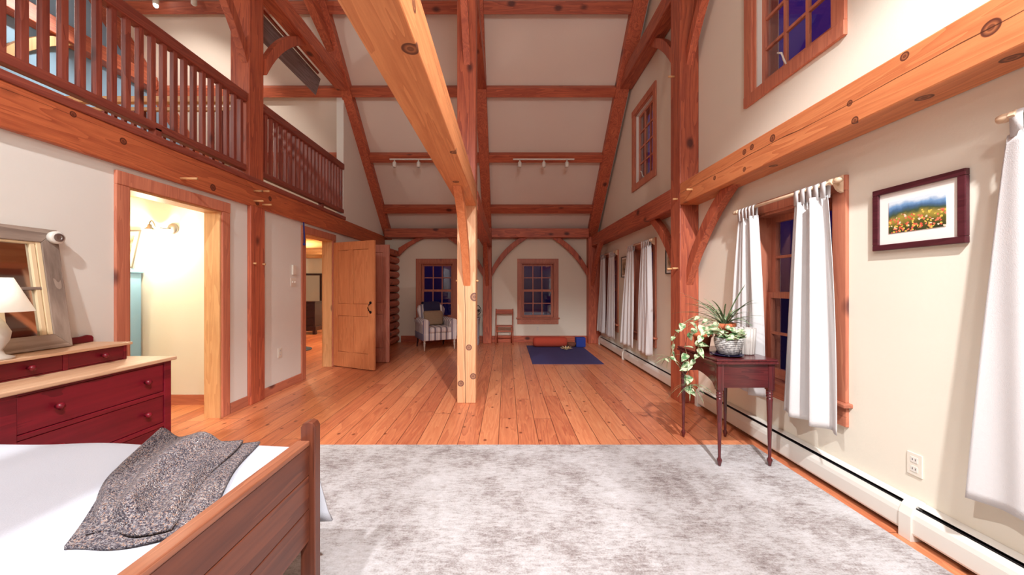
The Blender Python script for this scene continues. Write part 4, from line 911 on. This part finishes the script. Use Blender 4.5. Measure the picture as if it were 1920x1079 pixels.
# ================================================================= ARMCHAIR
def armchair(loc, rz):
    t = thing('armchair', 'striped upholstered armchair with rolled arms near the far left window', 'armchair', loc, rz)
    W_, Dp = 0.72, 0.74
    def rb(x0, x1, y0, y1, z0, z1, nm, m_, bv=0.03, **k): part(nm, B(x0, x1, y0, y1, z0, z1), m_, t, local=True, bevel=bv, smooth='auto', **k)
    rb(-0.35, 0.35, -0.36, 0.33, 0.21, 0.36, 'seat_frame', MSTX, 0.015)
    rb(-0.24, 0.24, -0.375, 0.22, 0.355, 0.47, 'seat', MSTX, 0.04)
    ol = [(-0.24, 0.0), (0.24, 0.0), (0.27, 0.30), (0.30, 0.44), (0.26, 0.53), (0.12, 0.56), (0, 0.565), (-0.12, 0.56), (-0.26, 0.53), (-0.30, 0.44), (-0.27, 0.30)]
    part('backrest', prism(nb(), ol, lambda a, b, q: (a, 0.16+q+b*0.26, 0.36+b), 0.0, 0.15), MSTX, t, local=True, bevel=0.035, smooth='auto')
    for s in (-1, 1):
        ol = [(s*0.22, 0.30), (s*0.22, 0.52), (s*0.205, 0.56), (s*0.22, 0.605), (s*0.26, 0.635), (s*0.31, 0.635), (s*0.355, 0.605), (s*0.37, 0.56), (s*0.355, 0.52), (s*0.35, 0.48), (s*0.345, 0.23), (s*0.28, 0.23)]
        part('armrest', prism(nb(), ol, lambda a, b, q: (a, q, b), -0.34, 0.28), MSTY, t, local=True, bevel=0.012, smooth='auto')
        part('arm_front', prism(nb(), [(a*1.01, b) for a, b in ol], lambda a, b, q: (a, q, b), -0.352, -0.341), MSTX, t, local=True, bevel=0.004)
    lp = [(0.0, 0.0), (0.010, 0.002), (0.013, 0.03), (0.012, 0.07), (0.020, 0.12), (0.014, 0.135), (0.024, 0.15), (0.024, 0.17), (0.016, 0.18), (0.024, 0.20), (0.026, 0.215)]
    wl = plain('chair_leg_limed', (186, 168, 152), 0.5)
    for x in (-0.31, 0.31): part('leg', lathe(nb(), lp, (x, -0.32, 0.001), 14), wl, t, local=True, smooth=True)
    for x in (-0.29, 0.29): part('leg', tube(nb(), [(x, 0.40, 0.001), (x, 0.33, 0.12), (x, 0.30, 0.22)], [0.014, 0.02, 0.024], 10), MBROWNDARK, t, local=True)
    return t
ac = (-1.50, 7.62, 0); ar = math.radians(27)
armchair(ac, ar)
MA = Matrix.Translation(ac) @ Matrix.Rotation(ar, 4, 'Z')
bm = prism(nb(), [(-0.2, 0), (0.2, 0), (0.21, 0.30), (-0.21, 0.30)], lambda a, b, q: (a, 0.05+b*0.33+q, 0.475+b), 0.0, 0.10); bmesh.ops.transform(bm, matrix=MA, verts=bm.verts)
solo('cushion', bm, MTANC, 'tan square cushion sitting on the striped armchair', 'cushion', bevel=0.045, smooth='auto')
bm = nb(); pts = [(0.13, 0.30), (0.145, 0.42), (0.17, 0.52), (0.20, 0.61), (0.27, 0.625), (0.37, 0.62), (0.465, 0.60), (0.48, 0.52), (0.47, 0.42)]
pts = [(0.23, 0.74), (0.27, 0.86), (0.285, 0.935), (0.33, 0.955), (0.42, 0.955), (0.468, 0.93), (0.475, 0.86), (0.455, 0.72)]
rows = []
for (y, z) in pts: rows.append([bm.verts.new((x, y+0.006*math.sin(x*30+z*9), z+0.006*math.sin(x*22))) for x in [-0.18+0.36*k/14 for k in range(15)]])
for a, b in zip(rows, rows[1:]):
    for k in range(14): bm.faces.new((a[k], a[k+1], b[k+1], b[k]))
bmesh.ops.transform(bm, matrix=MA, verts=bm.verts)
solo('throw_blanket', bm, MNAVY, 'dark navy throw draped over the armchair back', 'blanket', smooth=True, solid=0.012)
# ================================================================= FOLDING CHAIR
t = thing('folding_chair', 'small wooden folding chair against the far wall left of the window', 'chair', (-0.05, 8.17, 0))
cw = 0.19; MC = MTd
for s in (-1, 1):
    part('back_leg', tube(nb(), [(-0.05+s*cw, 8.02, 0.001), (-0.05+s*cw, 8.20, 0.42), (-0.05+s*cw, 8.30, 0.78)], 0.013, 8), MC['Z'], t, smooth='auto')
    part('front_leg', tube(nb(), [(-0.05+s*(cw-0.03), 8.34, 0.001), (-0.05+s*(cw-0.03), 8.04, 0.40)], 0.012, 8), MC['Z'], t, smooth='auto')
part('backrest', B(-0.05-cw, -0.05+cw, 8.275, 8.295, 0.67, 0.77), MC['X'], t, bevel=0.006)
part('seat', B(-0.05-cw+0.015, -0.05+cw-0.015, 8.0, 8.26, 0.40, 0.42), MC['X'], t, bevel=0.006)
part('stretcher', B(-0.05-cw, -0.05+cw, 8.11, 8.125, 0.28, 0.305), MC['X'], t)
part('stretcher', B(-0.05-cw+0.03, -0.05+cw-0.03, 8.22, 8.235, 0.16, 0.18), MC['X'], t)
# side table + fan
t = thing('side_table', 'grey side table behind the centre post under the fan', 'table', (-0.84, 8.1, 0))
gm = plain('grey_paint', (150, 142, 146), 0.6)
part('top', B(-1.04, -0.60, 7.93, 8.30, 0.57, 0.60), gm, t, bevel=0.006); part('apron', B(-1.02, -0.62, 7.95, 8.28, 0.44, 0.57), gm, t)
part('shelf', B(-1.01, -0.63, 7.96, 8.27, 0.12, 0.145), gm, t)
for x in (-1.0, -0.64):
    for y in (7.97, 8.26): part('leg', B(x-0.02, x+0.02, y-0.02, y+0.02, 0.001, 0.44), gm, t, bevel=0.004)
fc = (-0.70, 8.10, 0.76)
t = thing('desk_fan', 'black round desk fan on the grey side table', 'fan', (fc[0], fc[1], 0.60))
part('base', lathe(nb(), [(0.0, 0.601), (0.07, 0.601), (0.065, 0.615), (0.012, 0.625), (0.012, 0.70)], (fc[0], fc[1]+0.02, 0), 20), MBLK, t, smooth='auto')
part('motor', lathe(nb(), [(0.0, -0.02), (0.03, -0.015), (0.035, 0.04), (0.0, 0.06)], (fc[0], fc[1]+0.02, fc[2]), 16, 'Y'), MBLK, t, smooth=True)
bm = nb()
for r in (0.02, 0.045, 0.07, 0.095, 0.12): tube(bm, [(fc[0]+r*math.cos(a), fc[1]-0.045+0.03*(r/0.12)**2, fc[2]+r*math.sin(a)) for a in [2*PI*k/28 for k in range(29)]], 0.0022, 5, False)
tube(bm, [(fc[0]+0.125*math.cos(a), fc[1], fc[2]+0.125*math.sin(a)) for a in [2*PI*k/28 for k in range(29)]], 0.007, 6, False)
for k in range(12): a = 2*PI*k/12; tube(bm, [(fc[0]+0.02*math.cos(a), fc[1]-0.045, fc[2]+0.02*math.sin(a)), (fc[0]+0.12*math.cos(a), fc[1]-0.012, fc[2]+0.12*math.sin(a))], 0.0018, 5)
part('grille', bm, MBLK, t)
bm = nb()
for k in range(4):
    a = PI/2*k; d = Vector((math.cos(a), 0, math.sin(a))); s = Vector((-math.sin(a), 0, math.cos(a))); c0 = Vector(fc)+Vector((0, -0.02, 0))
    vs = [bm.verts.new(c0+d*0.02-s*0.012), bm.verts.new(c0+d*0.10-s*0.04+Vector((0, 0.008, 0))), bm.verts.new(c0+d*0.105+s*0.03-Vector((0, 0.008, 0))), bm.verts.new(c0+d*0.02+s*0.012)]; bm.faces.new(vs)
part('blades', bm, MBLK, t, solid=0.003)
# ================================================================= TRACK LIGHTS
def track(x0, x1, heads, lab, y=6.92, z=3.72, on=None):
    t = thing('track_light', lab, 'light', ((x0+x1)/2, y, z))
    part('track', B(x0, x1, y-0.017, y+0.017, z-0.01, z+0.012), MWHITE, t)
    for i, x in enumerate(heads):
        h = part('spot_head', lathe(nb(), [(0.0, -0.15), (0.028, -0.15), (0.036, -0.14), (0.036, -0.06), (0.025, -0.045), (0.012, -0.04), (0.012, -0.01)], (x, y, z), 18), MWHITE, t, smooth='auto')
        if on and i in on:
            part('bulb', lathe(nb(), [(0.0, -0.19), (0.024, -0.175), (0.03, -0.151), (0.0, -0.151)], (x, y, z), 14), emis('spot_bulb', (255, 250, 240), 30), h, smooth=True)
track(0.12, 1.29, (0.25, 0.71, 1.15), 'white track light with three heads on the right bay purlin')
track(-2.23, -1.03, (-2.14, -1.68, -1.22), 'white track light on the middle bay purlin left of the centre beam')
track(-5.35, -4.2, (-5.05, -4.5), 'lit white track light above the loft', 5.22, 5.50, on=(0,))
lamp('loft_spot', 'SPOT', (-5.05, 5.0, 5.2), 120, (1, 0.95, 0.88), 0.05, (-5.4, 3.6, 3.0), 120)
lamp('loft_spot', 'SPOT', (-4.5, 3.9, 4.9), 190, (1, 0.95, 0.88), 0.05, (-5.2, 6.4, 3.8), 75)
lamp('loft_spot', 'POINT', (-4.8, 2.2, 4.0), 55, (1, 0.95, 0.88), 0.08)
# grey board & copper tube hanging under the left collar
t = thing('storage_board', 'long grey board slung beneath the upper left collar beam', 'board', (-3.1, 5.0, 4.4))
part('board', prism(nb(), [(-3.15, 4.45), (-3.13, 4.43), (-3.05, 4.70), (-3.07, 4.72)], lambda a, b, q: (a, q, b), 3.0, 5.95), MGREYBOARD, t, bevel=0.004)
part('pipe', tube(nb(), [(-2.97, 3.0, 4.66), (-2.97, 5.7, 4.66)], 0.022, 12), MCOPPER, t, smooth='auto')
# ================================================================= HALLWAY
t = thing('wall_sconce', 'brushed metal wall lamp glowing in the hallway', 'lamp', (-3.78, 3.98, 1.95))
part('wall_plate', lathe(nb(), [(0.0, -0.03), (0.04, -0.026), (0.06, -0.008), (0.062, 0.0)], (-3.66, 3.978, 1.93), 24, 'Y'), MSTEEL, t, smooth=True)
part('arm', tube(nb(), [(-3.66, 3.95, 1.93), (-3.68, 3.90, 1.92), (-3.74, 3.86, 1.93), (-3.76, 3.86, 1.98), (-3.78, 3.86, 2.0), (-3.80, 3.86, 1.98), (-3.80, 3.86, 1.95)], 0.008, 8), MSTEEL, t, smooth=True)
part('lamp_shade', lathe(nb(), [(0.016, 0.03), (0.022, 0.0), (0.05, -0.025), (0.052, -0.03), (0.02, -0.004)], (-3.80, 3.86, 1.93), 24), MSTEEL, t, smooth=True)
part('bulb', lathe(nb(), [(0.0, -0.07), (0.018, -0.06), (0.022, -0.04), (0.012, -0.015), (0.0, -0.01)], (-3.80, 3.86, 1.93), 16), emis('sconce_bulb', (255, 240, 205), 20), t, smooth=True)
lamp('sconce_light', 'POINT', (-3.80, 3.82, 1.81), 24, (1, 0.84, 0.58), 0.03)
lamp('hall_light', 'POINT', (-4.2, 2.6, 2.1), 36, (1, 0.82, 0.52), 0.08)
t = thing('tall_cabinet', 'tall pale teal painted cabinet in the hallway', 'cabinet', (-4.30, 3.8, 0))
part('body', B(-4.65, -3.99, 3.62, 3.96, 0.06, 1.44), MTEAL, t, bevel=0.004)
part('base', B(-4.66, -3.98, 3.61, 3.96, 0.001, 0.08), MTEAL, t, bevel=0.004)
part('cornice', B(-4.68, -3.96, 3.59, 3.965, 1.44, 1.49), MTEAL, t, bevel=0.012)
part('door', B(-4.61, -4.03, 3.605, 3.62, 0.12, 1.40), MTEAL, t, bevel=0.004)
t = thing('leaning_picture', 'thin framed picture leaning on top of the teal cabinet', 'picture', (-4.0, 3.9, 1.49))
lf = lambda a, b, q: (a-0.09, 3.85+b*0.22-q, 1.491+b)
bm = nb(); 
for lp in (rect(-4.22, -3.86, 0, 0.018), rect(-4.22, -3.86, 0.40, 0.418), rect(-4.22, -4.202, 0.018, 0.40), rect(-3.878, -3.86, 0.018, 0.40)): prism(bm, lp, lf, 0, 0.018)
part('frame', bm, MSTEEL, t); part('mount', prism(nb(), rect(-4.205, -3.875, 0.01, 0.41), lf, 0.004, 0.008), plain('hall_mount', (228, 220, 200), 0.7), t)
part('art_print', prism(nb(), rect(-4.15, -3.93, 0.06, 0.36), lf, 0.008, 0.010), SK, t)
solo('hall_ceiling_beam', B(-6.0, -3.6, 3.5, 3.9, 2.26, 2.34), MPINE['X'], 'pale wooden beam at the hallway ceiling', 'beam', None, 'thing')
# ================================================================= BACK ROOM
t = thing('tall_dresser', 'dark chest of drawers seen through the second doorway', 'dresser', (-5.6, 9.9, 0))
part('body', B(-6.1, -5.16, 9.75, 10.2, 0.12, 0.86), MBROWNDARK, t, bevel=0.006); part('top', B(-6.13, -5.13, 9.72, 10.22, 0.86, 0.885), MBROWNDARK, t, bevel=0.004)
part('base', B(-6.13, -5.12, 9.71, 10.22, 0.10, 0.22), MBROWNDARK, t, bevel=0.006)
for x in (-6.08, -5.17): part('foot', B(x-0.04, x+0.04, 9.73, 9.81, 0.001, 0.1), MBROWNDARK, t)
for z in (0.25, 0.45, 0.65):
    d = part('drawer', B(-6.07, -5.19, 9.735, 9.75, z, z+0.185), MBROWNDARK, t, bevel=0.003)
    part('knob', lathe(nb(), [(0.0, -0.03), (0.018, -0.02), (0.008, 0.0)], (-5.35, 9.735, z+0.09), 12, 'Y'), MBLK, d)
t = thing('leaning_mirror', 'tall dark framed mirror on the back room wall behind the dark chest', 'mirror', (-5.9, 11.4, 0.6))
bm = nb()
for b_ in ((-6.6, -6.54, 0.60, 1.70), (-5.90, -5.84, 0.60, 1.70), (-6.54, -5.90, 0.60, 0.66), (-6.54, -5.90, 1.64, 1.70)): bx(bm, b_[0], b_[1], 11.44, 11.48, b_[2], b_[3])
part('frame', bm, MBROWNDARK, t); part('mirror_glass', B(-6.54, -5.90, 11.465, 11.475, 0.66, 1.64), MMIRROR, t)
solo('round_rug', lathe(nb(), [(0.0, 0.001), (0.42, 0.001), (0.42, 0.012), (0, 0.012)], (-4.42, 7.35, 0), 40), plain('slate_rug', (66, 76, 92), 0.95), 'round slate blue rug on the back room floor', 'rug')
solo('log_post', tube(nb(), [(-5.35, 10.9, 0.001), (-5.33, 10.9, 1.2), (-5.36, 10.9, 2.2)], 0.13, 14), MPINE['Z'], 'pale peeled log post in the back room', 'post', None, 'thing', smooth='auto')
t = thing('downlight', 'small glowing ceiling light in the back room', 'light', (-3.75, 7.5, 2.15))
part('bulb', lathe(nb(), [(0.0, 0.0), (0.025, 0.01), (0.03, 0.04), (0.0, 0.045)], (-3.75, 7.5, 2.12), 14), emis('downlight_bulb', (255, 244, 220), 25), t)
part('socket', lathe(nb(), [(0.012, 0.04), (0.012, 0.235)], (-3.75, 7.5, 2.12), 10), MWHITE, t)
lamp('backroom_light', 'POINT', (-4.6, 7.6, 2.05), 60, (1, 0.84, 0.58), 0.08)
lamp('backroom_light', 'POINT', (-4.4, 10.0, 2.05), 50, (1, 0.86, 0.62), 0.08)
